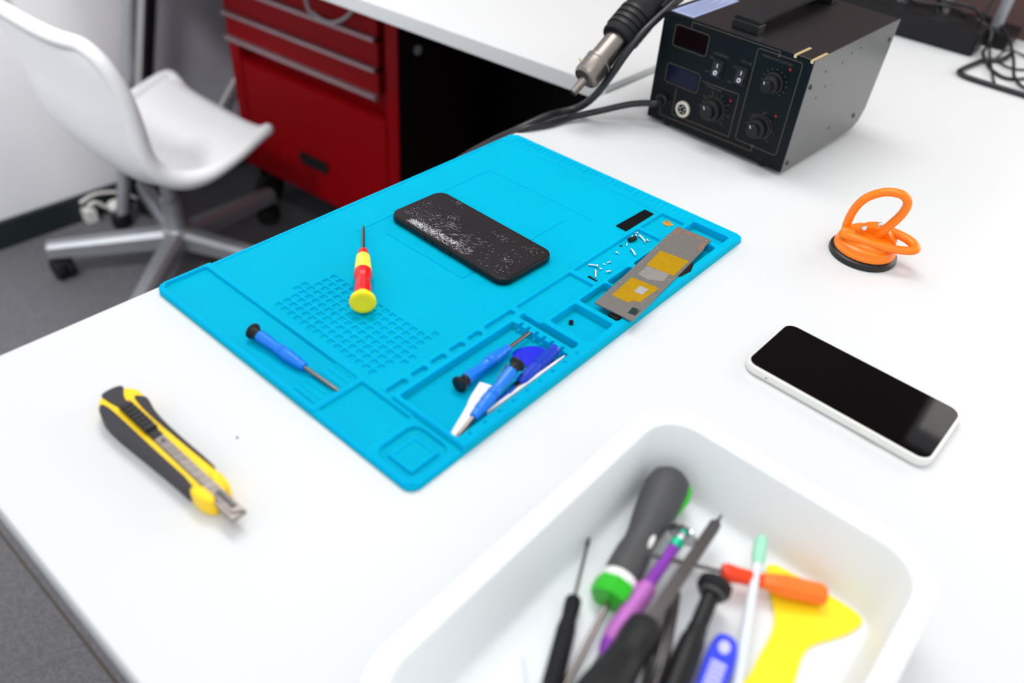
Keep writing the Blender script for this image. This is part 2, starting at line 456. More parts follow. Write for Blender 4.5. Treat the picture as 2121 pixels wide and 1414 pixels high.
solo('cord', MB().tube(spline([(-1378, 1010, -395), (-1377, 930, -475), (-1377, 870, -540), (-1374, 800, -620), (-1370, 760, -733)], 6), 4, 8), M['white_cable'], 'thin white cord running diagonally down the shaded wall', 'cord')
# plug lying by the baseboard
t = thing('power_plug', 'white power plug and socket end lying against the dark baseboard', 'plug', (-1365, 485, F))
link('plug_body', MB().tube(spline([(-1362, 500, F + 22), (-1360, 520, F + 24), (-1359, 545, F + 24)], 4), [13, 17, 19, 19, 19, 19, 19, 17, 12], 14), M['white_cable'], t)
link('socket_block', MB().box(-1384, 438, F + 1, -1356, 464, F + 40, b=4), M['white_cable'], t)
link('lead', MB().tube(spline([(-1366, 452, F + 48), (-1364, 470, F + 52), (-1362, 490, F + 34), (-1362, 502, F + 22)], 6), 5, 8), M['white_cable'], t)
link('lead', MB().tube(spline([(-1378, 440, F + 56), (-1376, 470, F + 66), (-1374, 505, F + 64), (-1368, 545, F + 50), (-1364, 580, F + 20)], 6), 4, 8), M['white_cable'], t)
#@@MAT
# ------------------------------------------------------------------ blue silicone work mat (one moulded sheet)
def build_mat():
    MX, MY, st = 300.0, 446.0, 0.5
    xs = np.linspace(0, MX, int(MX / st) + 1); ys = np.linspace(0, MY, int(MY / st) + 1)
    X, Y = np.meshgrid(xs, ys, indexing='ij')
    h = np.full(X.shape, 4.4)
    def sd(x0, x1, y0, y1, r=0.0):
        cx, cy = (x0 + x1) / 2, (y0 + y1) / 2
        qx = np.abs(X - cx) - (x1 - x0) / 2 + r; qy = np.abs(Y - cy) - (y1 - y0) / 2 + r
        return np.hypot(np.maximum(qx, 0), np.maximum(qy, 0)) + np.minimum(np.maximum(qx, qy), 0) - r
    def put(x0, x1, y0, y1, z, r=1.5, w=1.0):
        nonlocal h
        t = np.clip(-sd(x0, x1, y0, y1, r) / w + .5, 0, 1); t = t * t * (3 - 2 * t)
        h = h * (1 - t) + z * t
    def groove(x0, x1, y0, y1, dz, w=.5, r=.4):
        nonlocal h
        t = np.clip(-sd(x0, x1, y0, y1, r) / w + .5, 0, 1)
        h = h - dz * t
    put(4, 260, 52.5, 421, 3.5, 2, .8)                       # soldering field inside a low lip
    put(-9, 201, -9, 50.5, 6.0, 2, 1.2)                      # raised band along the near end
    put(4, 300, 5, 44.5, 3.2, 3, 1.0)
    put(196, 201.5, 3, 50, 5.6, 1.2, 2.0)
    put(201.5, 330, 5, 44.5, 2.6, 3, 1.0)
    put(201.5, 330, 44.5, 70, 5.6, 1, 1.0)
    put(172, 195.5, 7, 44.5, 4.6, 1, 1.5)
    for k in range(6):
        put(172.5, 195, 9 + 6.1 * k, 12.4 + 6.1 * k, 3.7, 1, 1.0)
    put(252, 330, -20, 50, 4.6, 1, 6.0)                      # flat corner pad
    put(258, 293, 6, 43.5, 1.6, 8, 1.0)                      # rounded square recess with a raised square
    put(265.5, 288.5, 11, 36.5, 4.0, 1.5, 1.0)
    put(268.5, 285.5, 14, 33.5, 3.0, .8, .8)
    # tray half: steps up to 9 mm
    t = np.clip((X - 214) / 5, 0, 1) * np.clip((Y - 48) / 1.5, 0, 1) * np.clip((432 - Y) / 2.5, 0, 1)
    h = np.maximum(h, h * (1 - t) + 6.3 * t)
    t = np.clip((X - np.where(Y < 190, 228, 249)) / 3, 0, 1) * np.clip((Y - 47) / 1.2, 0, 1) * np.clip((430 - Y) / 2.2, 0, 1)
    h = np.maximum(h, h * (1 - t) + 9.0 * t)
    for y0, y1 in ((379, 418), (272, 374), (193.5, 266)):
        put(221, 247.5, y0, y1, 3.4, 1.5, .8)
    for y0, y1 in ((404, 424), (317, 398), (276, 310), (236, 273), (196.5, 230)):
        put(254, 293, y0, y1, 1.6, 2.5, 1.0)
    put(233.5, 288.5, 181.5, 190, 1.6, 2.5, 1.0)
    put(234, 290.5, 51.5, 173.5, 2.2, 2.0, 1.0)
    for x in (241, 248.5, 257, 264.5, 272.5, 282.5):
        put(x - 1.1, x + 1.1, 171, 178, 5.0, .8, .8)
    for y0, y1 in ((49.5, 68), (74, 88), (94, 108), (114, 128), (134, 147.5), (154, 187)):
        put(220.5, 226, y0, y1, 3.2, 1.8, .8)
    for k in range(9):
        put(292.6, 295.2, 58.7 + 15 * k, 61.3 + 15 * k, 7.4, 1.3, .8)
    # screw grid
    cells = [(r, c) for r in range(15) for c in range(8)] + [(-1, 3), (-1, 4), (15, 3), (15, 4), (14, 8)]
    for r, c in cells:
        gx, gy = 85 + 8.07 * r, 58 + 8 * c
        i0, i1 = np.searchsorted(xs, (gx - 4.5, gx + 4.5)); j0, j1 = np.searchsorted(ys, (gy - 4.5, gy + 4.5))
        qx = np.abs(X[i0:i1, j0:j1] - gx) - 1.7; qy = np.abs(Y[i0:i1, j0:j1] - gy) - 1.7
        d = np.hypot(np.maximum(qx, 0), np.maximum(qy, 0)) - 1.0
        tt = np.clip(-d / .7 + .5, 0, 1)
        h[i0:i1, j0:j1] -= 1.5 * tt
    # engraved outlines on the field
    def rect(x0, y0, x1, y1, sides, dz=.4, g=.45):
        if 'l' in sides: groove(x0 - g, x0 + g, y0, y1, dz)
        if 'r' in sides: groove(x1 - g, x1 + g, y0, y1, dz)
        if 'b' in sides: groove(x0, x1, y0 - g, y0 + g, dz)
        if 't' in sides: groove(x0, x1, y1 - g, y1 + g, dz)
    rect(43, 174, 181, 357, 'lt', .85, .55); rect(64, 193, 160.5, 339, 'br', .8, .55); rect(64, 193, 160.5, 339, 'lt', .3)
    rect(82, 170, 178, 320, 'br', .28, .4); rect(20, 230, 150, 345, 't', .22, .4)
    # ruler ticks on the far strip
    for k in range(42):
        x = 15 + 6.55 * k
        if x > 288: break
        groove(x - .5, x + .5, 431 if k % 5 else 428.5, 441.5, .9 if x < 232 else .6)
    groove(2, 298, 424.6, 426.0, .5)
    # softened outer edge
    e = -sd(0, MX, 0, MY, 9)
    h -= 1.3 * np.clip(1 - e / 1.8, 0, 1) ** 2
    h = np.maximum(h, 1.0)
    # bend the square corners of the sheet to arcs
    PX, PY = X.copy(), Y.copy()
    for cx, cy, sx, sy in ((9, 9, -1, -1), (291, 9, 1, -1), (291, 437, 1, 1), (9, 437, -1, 1)):
        vx, vy = X - cx, Y - cy
        msk = (vx * sx > 0) & (vy * sy > 0)
        mx = np.maximum(np.abs(vx), np.abs(vy)); l = np.hypot(vx, vy); k = np.where(l > 0, mx / np.maximum(l, 1e-9), 1)
        PX = np.where(msk, cx + vx * k, PX); PY = np.where(msk, cy + vy * k, PY)
    nx, ny = X.shape
    top = np.stack([PX, PY, h], -1).reshape(-1, 3)
    idx = np.arange(nx * ny).reshape(nx, ny)
    q = np.stack([idx[:-1, :-1], idx[1:, :-1], idx[1:, 1:], idx[:-1, 1:]], -1).reshape(-1, 4)
    loop = np.concatenate([idx[:-1, 0], idx[-1, :-1], idx[:0:-1, -1], idx[0, :0:-1]])
    bot = top[loop].copy(); bot[:, 2] = 0.0
    nb = len(loop); off = nx * ny
    k = np.arange(nb); k2 = (k + 1) % nb
    sk = np.stack([loop[k2], loop[k], off + k, off + k2], -1)
    vs = np.concatenate([top, bot]); fs = np.concatenate([q, sk])
    me = bpy.data.meshes.new('silicone_work_mat')
    me.vertices.add(len(vs)); me.vertices.foreach_set('co', (vs * S).astype(np.float32).ravel())
    me.loops.add(len(fs) * 4); me.loops.foreach_set('vertex_index', fs.astype(np.int32).ravel())
    me.polygons.add(len(fs)); me.polygons.foreach_set('loop_start', (np.arange(len(fs)) * 4).astype(np.int32))
    me.update(calc_edges=True); me.validate()
    me.materials.append(M['silicone'])
    me.shade_smooth(); me.set_sharp_from_angle(angle=math.radians(50))
    o = bpy.data.objects.new('silicone_work_mat', me); COL.objects.link(o)
    o.location = (0, 0, DESK * S)
    return tag(o, 'bright blue silicone repair mat with moulded trays and ruler edge', 'work mat')
build_mat()
#@@ONMAT
FIELD = 3.5
# ------------------------------------------------------------------ cracked phone on the mat
def frame2(p0, p1):
    """local x along p0->p1 on the desk plane, origin p0"""
    a = math.degrees(math.atan2(p1[1] - p0[1], p1[0] - p0[0])); return rotz(a, (p0[0], p0[1], 0))
def phone(root, T, L, Wd, z, h, r, frame_m, glass_m, edge=1.6):
    out = rrect(0, 0, L, Wd, r, 10)
    rings = []
    for dz, ins in ((0, 2.2), (.7, .8), (2.2, .1), (h * .5, 0), (h - 2.0, .1), (h - .6, .7), (h - .15, 1.3)):
        rings.append([(x, y, z + dz) for x, y in inset(out, ins)])
    b = link('phone_body', MB().loft(rings, T), frame_m, root, 50)
    g = inset(out, edge)
    link('screen_glass', MB().prism(g, z + h - .8, z + h + .25, T, .3), glass_m, root, 40)
    return b
T = frame2((46, 210.2), (194.5, 205.8))
t = thing('smartphone', 'black smartphone with shattered screen lying on the blue mat', 'phone', (118, 241, FIELD))
b = phone(t, T, 149.5, 69, FIELD, 7.6, 12, M['phone_black'], M['glass_dusty'], 1.9)
for x0, x1 in ((44, 52), (56, 61), (70, 85), (110, 114)):
    link('side_button', MB().box(x0, -.7, FIELD + 2.6, x1, 1, FIELD + 4.8, T, .3), M['phone_black'], b)
# the break itself: a web of hairline slivers over the glass
mb = MB(); zc = FIELD + 7.6 + .27; rc = random.Random(11)
def sliver(x, y, a, l, w):
    if not (3 < x < 148 and 2.6 < y < 66): return
    dx, dy = math.cos(a) * l / 2, math.sin(a) * l / 2; nx, ny = -math.sin(a) * w / 2, math.cos(a) * w / 2
    if not (3 < x + dx < 148 and 3 < x - dx < 148 and 2.6 < y + dy < 66 and 2.6 < y - dy < 66): return
    mb.add([(x - dx, y - dy, zc), (x + nx, y + ny, zc + .03), (x + dx, y + dy, zc), (x - nx, y - ny, zc + .03)], [(0, 3, 2, 1)], T)
for _ in range(760):       # dense crushed band near the lower left edge
    q = rc.random() ** 1.35; x = 26 + 56 * q + rc.gauss(0, 2); y = 7.5 + 4.0 * q + rc.gauss(0, 1.3 + 1.4 * (1 - abs(q - .3)))
    sliver(x, y, rc.gauss(-.2, .9), rc.uniform(.4, 2.4), rc.uniform(.14, .4))
for _ in range(200):
    x = rc.uniform(22, 78); y = abs(rc.gauss(0, 3.5)) + 3
    sliver(x, y, rc.gauss(.7, .8), rc.uniform(.5, 3.5), rc.uniform(.12, .24))
for _ in range(110):       # rays spreading along the phone
    x = rc.uniform(34, 96); y = rc.uniform(6, 34)
    sliver(x, y, math.atan2(y - 11, x - 30) + rc.gauss(0, .12), rc.uniform(1.5, 8), rc.uniform(.1, .2))
for _ in range(70):        # fan of fine cracks at the edge
    x = rc.uniform(80, 100); sliver(x, rc.uniform(3, 14), rc.gauss(.9, .45), rc.uniform(1.5, 6), rc.uniform(.1, .2))
for _ in range(60):
    x = rc.uniform(84, 140); sliver(x, rc.uniform(4, 56), rc.gauss(.15, .5), rc.uniform(.6, 4.5), rc.uniform(.1, .18))
for _ in range(190):       # dust specks
    x = abs(rc.gauss(0, 22)) + 8; y = 12 + abs(rc.gauss(0, 17)); sliver(x, y, rc.uniform(0, PI), rc.uniform(.3, .8), rc.uniform(.22, .5))
for cx, cy, q in ((127, 28, 22), (133, 58, 16), (135, 14, 12), (101, 50, 16), (31, 62, 18), (48, 40, 30), (56, 30, 30)):
    for _ in range(q):
        sliver(cx + rc.gauss(0, 4), cy + rc.gauss(0, 3), rc.uniform(-.5, 1.0), rc.uniform(.4, 3.2), rc.uniform(.12, .24))
cr = link('crack_web', mb, M['crack'], t, 0); cr['label'] = 'white web of cracks and glass dust'

# ------------------------------------------------------------------ intact phone on the desk
T = frame2((390.5, 268.6), (538, 264.0))
t = thing('smartphone', 'white edged smartphone with blank black screen lying on the desk', 'phone', (465, 300, 0))
b = phone(t, T, 148, 75.5, 0, 8.3, 11, M['alu_white'], M['glass'], 2.5)
link('side_button', MB().box(98, -.6, 3.2, 112, 1, 5.4, T, .3), M['alu_white'], b)
link('microphone_hole', MB().lathe([(.7, -.05), (.7, .4)], T @ Matrix.Translation((22, .35, 4.2)) @ Matrix.Rotation(PI / 2, 4, 'X'), 10), M['black'], b)

# ------------------------------------------------------------------ red and yellow precision screwdriver
p0 = Vector((141, 98, FIELD + 11.5)); p1 = Vector((44.5, 181.5, FIELD + 4.5))
T = axisT(p0, p1); L = (p1 - p0).length
t = thing('precision_screwdriver', 'red and yellow precision screwdriver lying across the mat grid', 'screwdriver', (100, 135, FIELD))
link('swivel_cap', MB().lathe([(2, 0.6), (7, -.4), (9.6, 0), (10.8, 1.4), (10.4, 4), (8.2, 7), (6.6, 9), (6.6, 11)], T, 32), M['yellow_pl'], t, 50)
link('grip', MB().lathe([(6.4, 10), (6.9, 13), (7.2, 19), (7.0, 26), (6.2, 31), (6.0, 34), (7.2, 37), (7.7, 40), (7.7, 46), (7.2, 47)], T, 10), M['red_pl'], t, 30)
link('collar', MB().lathe([(7.5, 46.5), (7.4, 50), (6.2, 70), (5.8, 71)], T, 12), M['yellow_pale'], t, 20)
link('nose', MB().lathe([(5.6, 70), (5.4, 74), (4.2, 81), (2.4, 82)], T, 20), M['red_pl'], t, 40)
link('shaft', MB().lathe([(1.5, 81), (1.5, L - 8), (1.3, L - 5), (.5, L)], T, 12), M['steel'], t, 40)

# ------------------------------------------------------------------ three azure screwdrivers
def azure_driver(p0, p1, label, cap_r=6.4):
    p0, p1 = Vector(p0), Vector(p1); T = axisT(p0, p1); L = (p1 - p0).length
    t = thing('precision_screwdriver', label, 'screwdriver', tuple((p0 + p1) / 2 - Vector((0, 0, 6))), 'azure precision screwdrivers')
    link('swivel_cap', MB().lathe([(.5, .5), (cap_r * .8, 0), (cap_r, .9), (cap_r, 2.2), (cap_r * .72, 4.2), (cap_r * .66, 7), (cap_r * .72, 9)], T, 28), M['black'], t, 40)
    prof = [(4.3, 8.6), (4.8, 9.4), (4.5, 18), (3.9, 25), (4.2, 31)]
    for k in range(3): prof += [(4.7, 32 + 1.4 * k), (4.7, 32.8 + 1.4 * k), (4.35, 33.2 + 1.4 * k)]
    prof += [(4.8, 37), (4.9, 43), (4.2, 45), (4.5, 46.5), (4.3, 51), (3.6, 52.5), (3.8, 54), (3.4, 58), (1.6, 59)]
    link('grip', MB().lathe(prof, T, 12), M['drv_blue'], t, 30)
    link('shaft', MB().lathe([(1.7, 58), (1.7, L - 7), (1.5, L - 4), (.7, L)], T, 12), M['steel'], t, 40)
    return t
azure_driver((105, 19.5, 10.2), (198, 26, 5.5), 'azure screwdriver with black cap lying in the long shallow trough at the mat end')
azure_driver((255.5, 88, 9.0), (252, 175, 8.2), 'azure screwdriver in the deep tray with its tip raised onto the notched edge')
azure_driver((277, 129, 19.5), (289, 50, 5.4), 'azure screwdriver lying uppermost across the white spudger in the tray')

# ------------------------------------------------------------------ deep blue ribbed pry driver
p0, p1 = Vector((280.5, 171, 10.5)), Vector((286, 94, 6.5)); T = axisT(p0, p1)
t = thing('pry_driver', 'deep blue ribbed pry tool with flat steel blade half under the top screwdriver', 'pry tool', (282, 135, 2.2))
prof = [(3.0, 0), (4.6, 1), (5, 3)]
for k in range(8): prof += [(4.9, 4 + 2.7 * k), (4.9, 5.6 + 2.7 * k), (4.2, 6.1 + 2.7 * k), (4.2, 6.5 + 2.7 * k)]
prof += [(4.5, 27), (4.3, 44), (3.4, 47), (2.2, 48)]
link('grip', MB().lathe(prof, T, 14), M['deep_blue'], t, 30)
link('blade', MB().loft([[(-1.6, -1.4, 47), (1.6, -1.4, 47), (1.6, 1.4, 47), (-1.6, 1.4, 47)], [(-2.4, -.9, 54), (2.4, -.9, 54), (2.4, .9, 54), (-2.4, .9, 54)],
                         [(-2.4, -.4, 74), (2.4, -.4, 74), (2.4, .4, 74), (-2.4, .4, 74)]], T), M['chrome'], t, 30)
# white spudgers
T = frame2((286.5, 53.5), (268, 104))
t = thing('spudger', 'flat white nylon spudger with broad end beneath the top azure screwdriver', 'spudger', (277, 80, 2.2))
link('spudger_blade', MB().prism(smooth_poly([(0, -4.2), (0, -4.0), (0, 3.8), (0, 4.2), (1, 4.4), (30, 4.6), (38, 6.2), (57, 6.2), (58, 5.6), (58, -4.0), (57, -4.6), (30, -4.6), (1, -4.4)], 1), 2.4, 5.2, T, .6), M['nylon'], t, 40)
link('edge_strip', MB().box(46, -5.6, 3.0, 84, -4.6, 6.2, T, .2), M['steel'], t)
T = frame2((287.2, 84), (288.5, 172))
solo('spudger', MB().prism(smooth_poly([(0, -1.2), (2, 1.2), (34, 1.4), (88, 1.1), (88, -1.1), (34, -1.4)], 1), 2.3, 8.0, T, .5), M['nylon'],
     'slim white nylon stick along the outer wall of the deep tray', 'spudger')
# pick
T = Matrix.Translation((271, 157, 2.6)) @ Matrix.Rotation(math.radians(-20), 4, 'Z')
solo('opening_pick', MB().prism(smooth_poly([(-15, -10), (-14, 8), (-4, 14), (12, 12), (16, 4), (4, -14), (-8, -16)], 3), 0, .9, T, .25), M['pick_blue'],
     'royal blue triangular opening pick under the ribbed pry tool', 'pick')

# ------------------------------------------------------------------ circuit shield plate
A, B, Cc, Dd = (266.5, 240), (303, 242.5), (285.5, 404), (248, 400.5)
t = thing('shield_plate', 'long grey metal plate with two mustard tape squares across the mat pockets', 'plate', (276, 320, 9))
zb = 9.15
def on_plate(u, v):     # u 0..1 across, v 0..1 along
    x = A[0] * (1 - u) * (1 - v) + B[0] * u * (1 - v) + Cc[0] * u * v + Dd[0] * (1 - u) * v
    y = A[1] * (1 - u) * (1 - v) + B[1] * u * (1 - v) + Cc[1] * u * v + Dd[1] * (1 - u) * v
    return x, y
def lift(v): return zb + 3.2 * max(0, .42 - v) ** 1.3 + 2.4 * max(0, v - .7)
outl = [(.02, 0), (1, 0), (1, .5), (.985, .8), (.97, .985), (.95, 1), (.03, 1), (.015, .985), (.0, .74), (.0, .5), (.01, .2)]
def sheet(poly, z0, z1, steps=None):
    mb = MB(); P = [on_plate(u, v) + (lift(v),) for u, v in poly]
    if area2([(p[0], p[1]) for p in P]) < 0: P.reverse()
    return mb.loft([[(p[0], p[1], p[2] + z0) for p in P], [(p[0], p[1], p[2] + z1) for p in P]])
mb = MB(); ns = 24
rings = []
for k in range(ns + 1):
    v = k / ns; e = .018 * math.sin(v * 9) * 0
    l, r = (0.0, 1.0)
    if v > .9: l, r = .02, .97
    p, q = on_plate(l, v), on_plate(r, v)
    rings.append([(p[0], p[1], lift(v)), (q[0], q[1], lift(v)), (q[0], q[1], lift(v) + 1.1), (p[0], p[1], lift(v) + 1.1)])
link('plate', mb.loft(rings), M['board'], t, 20)
def inv(x, y):     # approximate plate coordinates of a point in mm
    v = ((y - A[1]) / (Dd[1] - A[1])); u = (x - (A[0] + (Dd[0] - A[0]) * v)) / 36.8; return u, v
def patch(name, poly, m, z=1.12, dz=.12, n=6):
    # subdivide along v so that it follows the bend
    return link(name, sheet(poly, z, z + dz), m, t, 0)
patch('tape_square', [inv(*q) for q in ((264.5, 321), (260.3, 351), (288, 353.5), (291, 322.5))], M['tape'])
patch('tape_square', [inv(*q) for q in ((270, 259.5), (266.5, 295), (292.5, 297), (292.5, 267), (287, 265), (286, 259.5))], M['tape'])
patch('grey_pad', [inv(*q) for q in ((280, 277), (279, 288), (287, 289), (288, 278))], M['board_grey'], 1.26)
patch('green_square', [inv(*q) for q in ((294, 247), (292.5, 257), (299.5, 258), (300.5, 248))], M['dark_green'])
patch('residue_patch', [(.22, .395), (.24, .50), (.8, .515), (.84, .43), (.5, .385)], M['smear'], 1.12, .04)
for q in ([(.04, .9), (.05, .985), (.2, .985), (.19, .9)], [(.28, .955), (.28, .985), (.55, .985), (.55, .955)], [(.6, .955), (.6, .985), (.8, .985), (.8, .955)],
          [(.84, .84), (.84, .955), (.95, .955), (.96, .84)], [(.76, .085), (.76, .11), (.92, .11), (.92, .085)]):
    patch('copper_pad', q, M['copper'], 1.12, .06)
for u, v in ((.10, .965), (.07, .875), (.07, .70), (.06, .51), (.07, .255), (.88, .965), (.90, .84), (.93, .635), (.92, .46), (.93, .27 - .17)):
    x, y = on_plate(u, v)
    link('rivet_hole', MB().lathe([(1.5, lift(v) + 1.1), (1.5, lift(v) + 1.3), (.9, lift(v) + 1.3), (.8, lift(v) + 1.12)], Matrix.Translation((x, y, 0)), 14), M['screw'], t, 30)
link('flex_connector', MB().prism([(286, 326), (295.5, 330), (297.5, 345), (293, 358), (286, 352)], 7.6 + 1.5, 9.2), M['black'], t)
link('flex_tail', MB().prism([(282, 238.5), (291, 237), (292, 244), (283, 246)], 2.0, 9.0), M['black'], t)

# ------------------------------------------------------------------ small pieces in the pockets
PK = 3.4
solo('foam_strip', MB().prism([(201.3, 365.8), (203.2, 414), (214.4, 413.6), (213.6, 365.2)], FIELD, FIELD + 1.0, b=.2), M['foam'], 'flat black foam strip on the mat field beside the pockets', 'strip')
sc = MB()
pts = []
for k in range(9):
    a = 2 * PI * k / 9; r = (6.5 if k % 2 else 4.4) * (1.15 if k in (0, 1, 8) else .85)
    pts.append((233.5 + r * math.cos(a), 408 + r * math.sin(a) * .8))
rings = [[(x, y, PK + rnd.uniform(0, 1.6)) for x, y in pts], [(x, y, PK + 1.9 + rnd.uniform(-1, 1.8)) for x, y in inset(list(pts), 1.6)], [(x, y, PK + 2.6 + rnd.uniform(-.6, 2.2)) for x, y in inset(list(pts), 3.0)]]
solo('tape_scrap', sc.loft(rings), M['amber_scrap'], 'crumpled orange film scrap in the corner pocket beside the plate', 'scrap', smooth=10)
solo('hex_nut', MB().loft([[(263.5 + r * math.cos(PI / 3 * k), 213.5 + r * math.sin(PI / 3 * k), z) for k in range(6)] for r, z in ((2.2, 1.6), (2.2, 4.2), (1.0, 4.2), (1.0, 2.4))]), M['black'],
     'tiny black hexagonal nut alone in a blue square pocket', 'nut')

def screw_mesh(L, r, hr, hh):
    mb = MB()
    prof = [(hr * .5, 0), (hr * .9, .15), (hr, .5), (hr, hh), (r, hh + .05)]
    k = 0
    z = hh + .4
    while z < L - .8:
        prof += [(r, z), (r * .78, z + .3)]; z += .6
    prof += [(r * .8, L - .4), (r * .3, L)]
    return mb.lathe(prof, None, 12)
SCREW = {}
def place_screw(kind, head, tip_dir, label, z=PK, tilt=0.0, up=False):
    if kind not in SCREW:
        L, r, hr, hh = kind
        mb = screw_mesh(*kind)
        me = bpy.data.meshes.new('screw')
        me.from_pydata([(x * S, y * S, zz * S) for x, y, zz in mb.v], [], mb.f); me.materials.append(M['screw'])
        me.shade_smooth(); me.set_sharp_from_angle(angle=math.radians(35)); SCREW[kind] = me
    o = bpy.data.objects.new('screw', SCREW[kind]); COL.objects.link(o)
    hr = kind[2]; L = kind[0]
    a = math.radians(tip_dir)
    if up:
        p = Vector((head[0], head[1], z)); q = p + Vector((0, 0, 1))
    else:
        dip = math.asin(min(.9, (hr - kind[1]) / L))
        p = Vector((head[0], head[1], z + hr)); q = p + Vector((math.cos(a) * math.cos(dip), math.sin(a) * math.cos(dip), -math.sin(dip) + tilt))
    Tm = axisT(p, q)
    Tm.translation = Vector((p.x * S, p.y * S, (p.z + DESK) * S))
    o.matrix_world = Tm
    return tag(o, label, 'screw', 'loose screws in the blue pocket')
LONG = (9.5, 1.05, 1.9, 1.1); MID = (8.0, 1.0, 1.8, 1.0); SHORT = (3.6, .75, 1.5, .8); TINY = (2.6, .6, 1.2, .6)
# positions measured on the pocket floor
for kind, head, d, label in (
    (LONG, (236.8, 340.4), -31, 'long silver screw lying alone mid pocket nearest the grey plate'),
    (LONG, (231.8, 294.4), 207, 'long silver screw pointing away at the left of the pocket'),
    (LONG, (234.6, 286.5), -53, 'long silver screw standing head up beside the black sliver'),
    (SHORT, (234.6, 291.8), 60, 'short silver screw touching the head of the long left screw'),
    (SHORT, (229.1, 325.8), 20, 'short silver screw with its round head up near the pocket rim'),
    (TINY, (232.4, 301.0), 40, 'tiny silver screw, left one of the pair mid pocket'),
    (SHORT, (234.9, 309.0), 250, 'tiny silver screw, right one of the pair mid pocket'),
    (SHORT, (242.6, 292.6), 100, 'short silver screw in the near corner cluster of two'),
    (SHORT, (244.6, 296.4), 190, 'stubby silver screw leaning on the one in the near corner'),
    (SHORT, (227.8, 346.2), 300, 'short silver screw just left of the black cylinder'),
    (SHORT, (223.8, 359.6), 10, 'short silver screw behind the black cylinder by the pocket wall'),
    (MID, (225.4, 364.8), -60, 'silver screw in the heap at the far pocket end, middle'),
    (SHORT, (224.6, 370.0), 200, 'short silver screw farthest in the pocket corner'),
    (LONG, (228.4, 366.6), -22, 'long silver screw leaving the far heap toward the plate'),
    (SHORT, (238.8, 360.4), 130, 'short silver screw at the right of the far heap'),
    (SHORT, (237.0, 365.2), 30, 'dark tipped short screw just behind the right heap screw')):
    place_screw(kind, head, d, label)
T = axisT((226.6, 351.0, PK + 2.3), (228.6, 360.0, PK + 2.3))
solo('spacer', MB().lathe([(.5, .3), (1.0, .3), (1.2, 0), (2.1, 0), (2.3, .4), (2.3, 8.6), (2.0, 9.1), (.5, 9.1)], T, 18), M['black'], 'small shiny black cylinder among the screws', 'spacer')
T = frame2((234.4, 276.2), (244, 275.4))
solo('connector_strip', MB().box(0, -1.1, PK, 9.4, 1.1, PK + 1.1, T, .2), M['black'], 'narrow black sliver at the near end of the screw pocket', 'strip')
solo('crumb', MB().prism([(224.4, 338.8), (226.2, 338.9), (226.4, 340.6), (225.0, 340.9)], PK, PK + .8), M['black'], 'tiny black crumb near the pocket rim', 'crumb')
#@@DESKTHINGS
# ------------------------------------------------------------------ utility knife
T = frame2((99, -88), (234, -86.5)) @ Matrix.Translation((0, 0, 0))
t = thing('utility_knife', 'yellow and charcoal snap blade knife lying alone at the desk corner', 'knife', (165, -87, 0))
def loc(p):
    q = T.inverted() @ Vector((p[0], p[1], 0)); return (q.x, q.y)
# outline in local mm: x along the knife, y towards the mat
lower = [(-1, -4), (3, -10.5), (14, -13.2), (30, -14), (60, -12), (92, -10), (112, -9.8), (118, -9)]
upper = [(118, 8.5), (110, 11), (62, 9.6), (38, 10.5), (24, 13.5), (14, 15.5), (6, 14), (0, 7)]
body = smooth_poly(lower + [(126, -5), (128, -1), (128, 4), (124, 9)] + upper, 2)
link('handle_core', MB().prism(body, 1.2, 13.0, T, 2.4), M['knife_y'], t, 50)
link('upper_grip', MB().prism(smooth_poly([(20, 14.6), (14, 10), (17, 8), (34, 6.8), (62, 7.2), (108, 9.6), (104, 11.4), (62, 10.4), (38, 11.2), (25, 14.4)], 1), 3.0, 13.6, T, .8), M['knife_g'], t, 40)
link('lower_grip', MB().prism(smooth_poly([(10, -7.5), (6, -10), (13, -14.4), (30, -15.2), (60, -13.2), (92, -11.2), (112, -10.8), (112, -5.6), (60, -6.6), (24, -6.8)], 1), .6, 13.6, T, 1.0), M['knife_g'], t, 40)
link('tail_cap', MB().prism(smooth_poly([(-1.5, -4.5), (1, -6), (8, -5.5), (18, -3.4), (18, 3.6), (10, 4.6), (2, 9.5), (-1, 8), (-2.2, 2)], 1), .8, 14.2, T, 1.4), M['knife_g'], t, 40)
link('channel', MB().box(16, -3.6, 12.6, 129, 3.6, 13.4, T, .2), M['dark_steel'], t)
sl = MB().box(20, -4.2, 13.2, 53, 4.2, 17.4, T, 1.2)
for k in range(6): sl.box(24 + 4.4 * k, -4, 17.2, 26 + 4.4 * k, 4, 18.2, T, .4)
link('slider', sl, M['knife_k'], t)
link('slider_tongue', MB().box(52, -3.4, 13.2, 60, 3.4, 15.4, T, .4), M['knife_k'], t)
bl = [(57, -3.0), (143, -3.0), (147, 3.2)]
bl += [(57 + k, 3.2 + (0 if int(k / 2) % 2 else .35)) for k in range(88, -1, -2)]
bd = link('blade', MB().prism(bl, 13.4, 14.3, T), M['blade'], t, 0)
for k in range(12):
    x = 66 + 6.6 * k
    link('score_line', MB().prism([(x, -3), (x + .5, -3), (x + 2.6, 3.2), (x + 2.1, 3.2)], 14.28, 14.36, T), M['dark_steel'], bd, 0)
link('blade_hole', MB().lathe([(1.3, 14.2), (1.3, 14.4)], T @ Matrix.Translation((65, .5, 0)), 12), M['black'], bd)
link('blade_guide', MB().box(126, -5.5, 9.5, 147, 4.2, 13.0, T, .6), M['blade'], t)
link('blade_rail', MB().box(124, -1.2, 14.3, 141, 2.2, 15.4, T, .5), M['dark_steel'], t)
link('nose_block', MB().prism(smooth_poly([(110, -11.4), (124, -10.4), (130, -6), (127, -2.6), (112, -3.0)], 1), .8, 15.0, T, 1.6), M['knife_y'], t, 50)
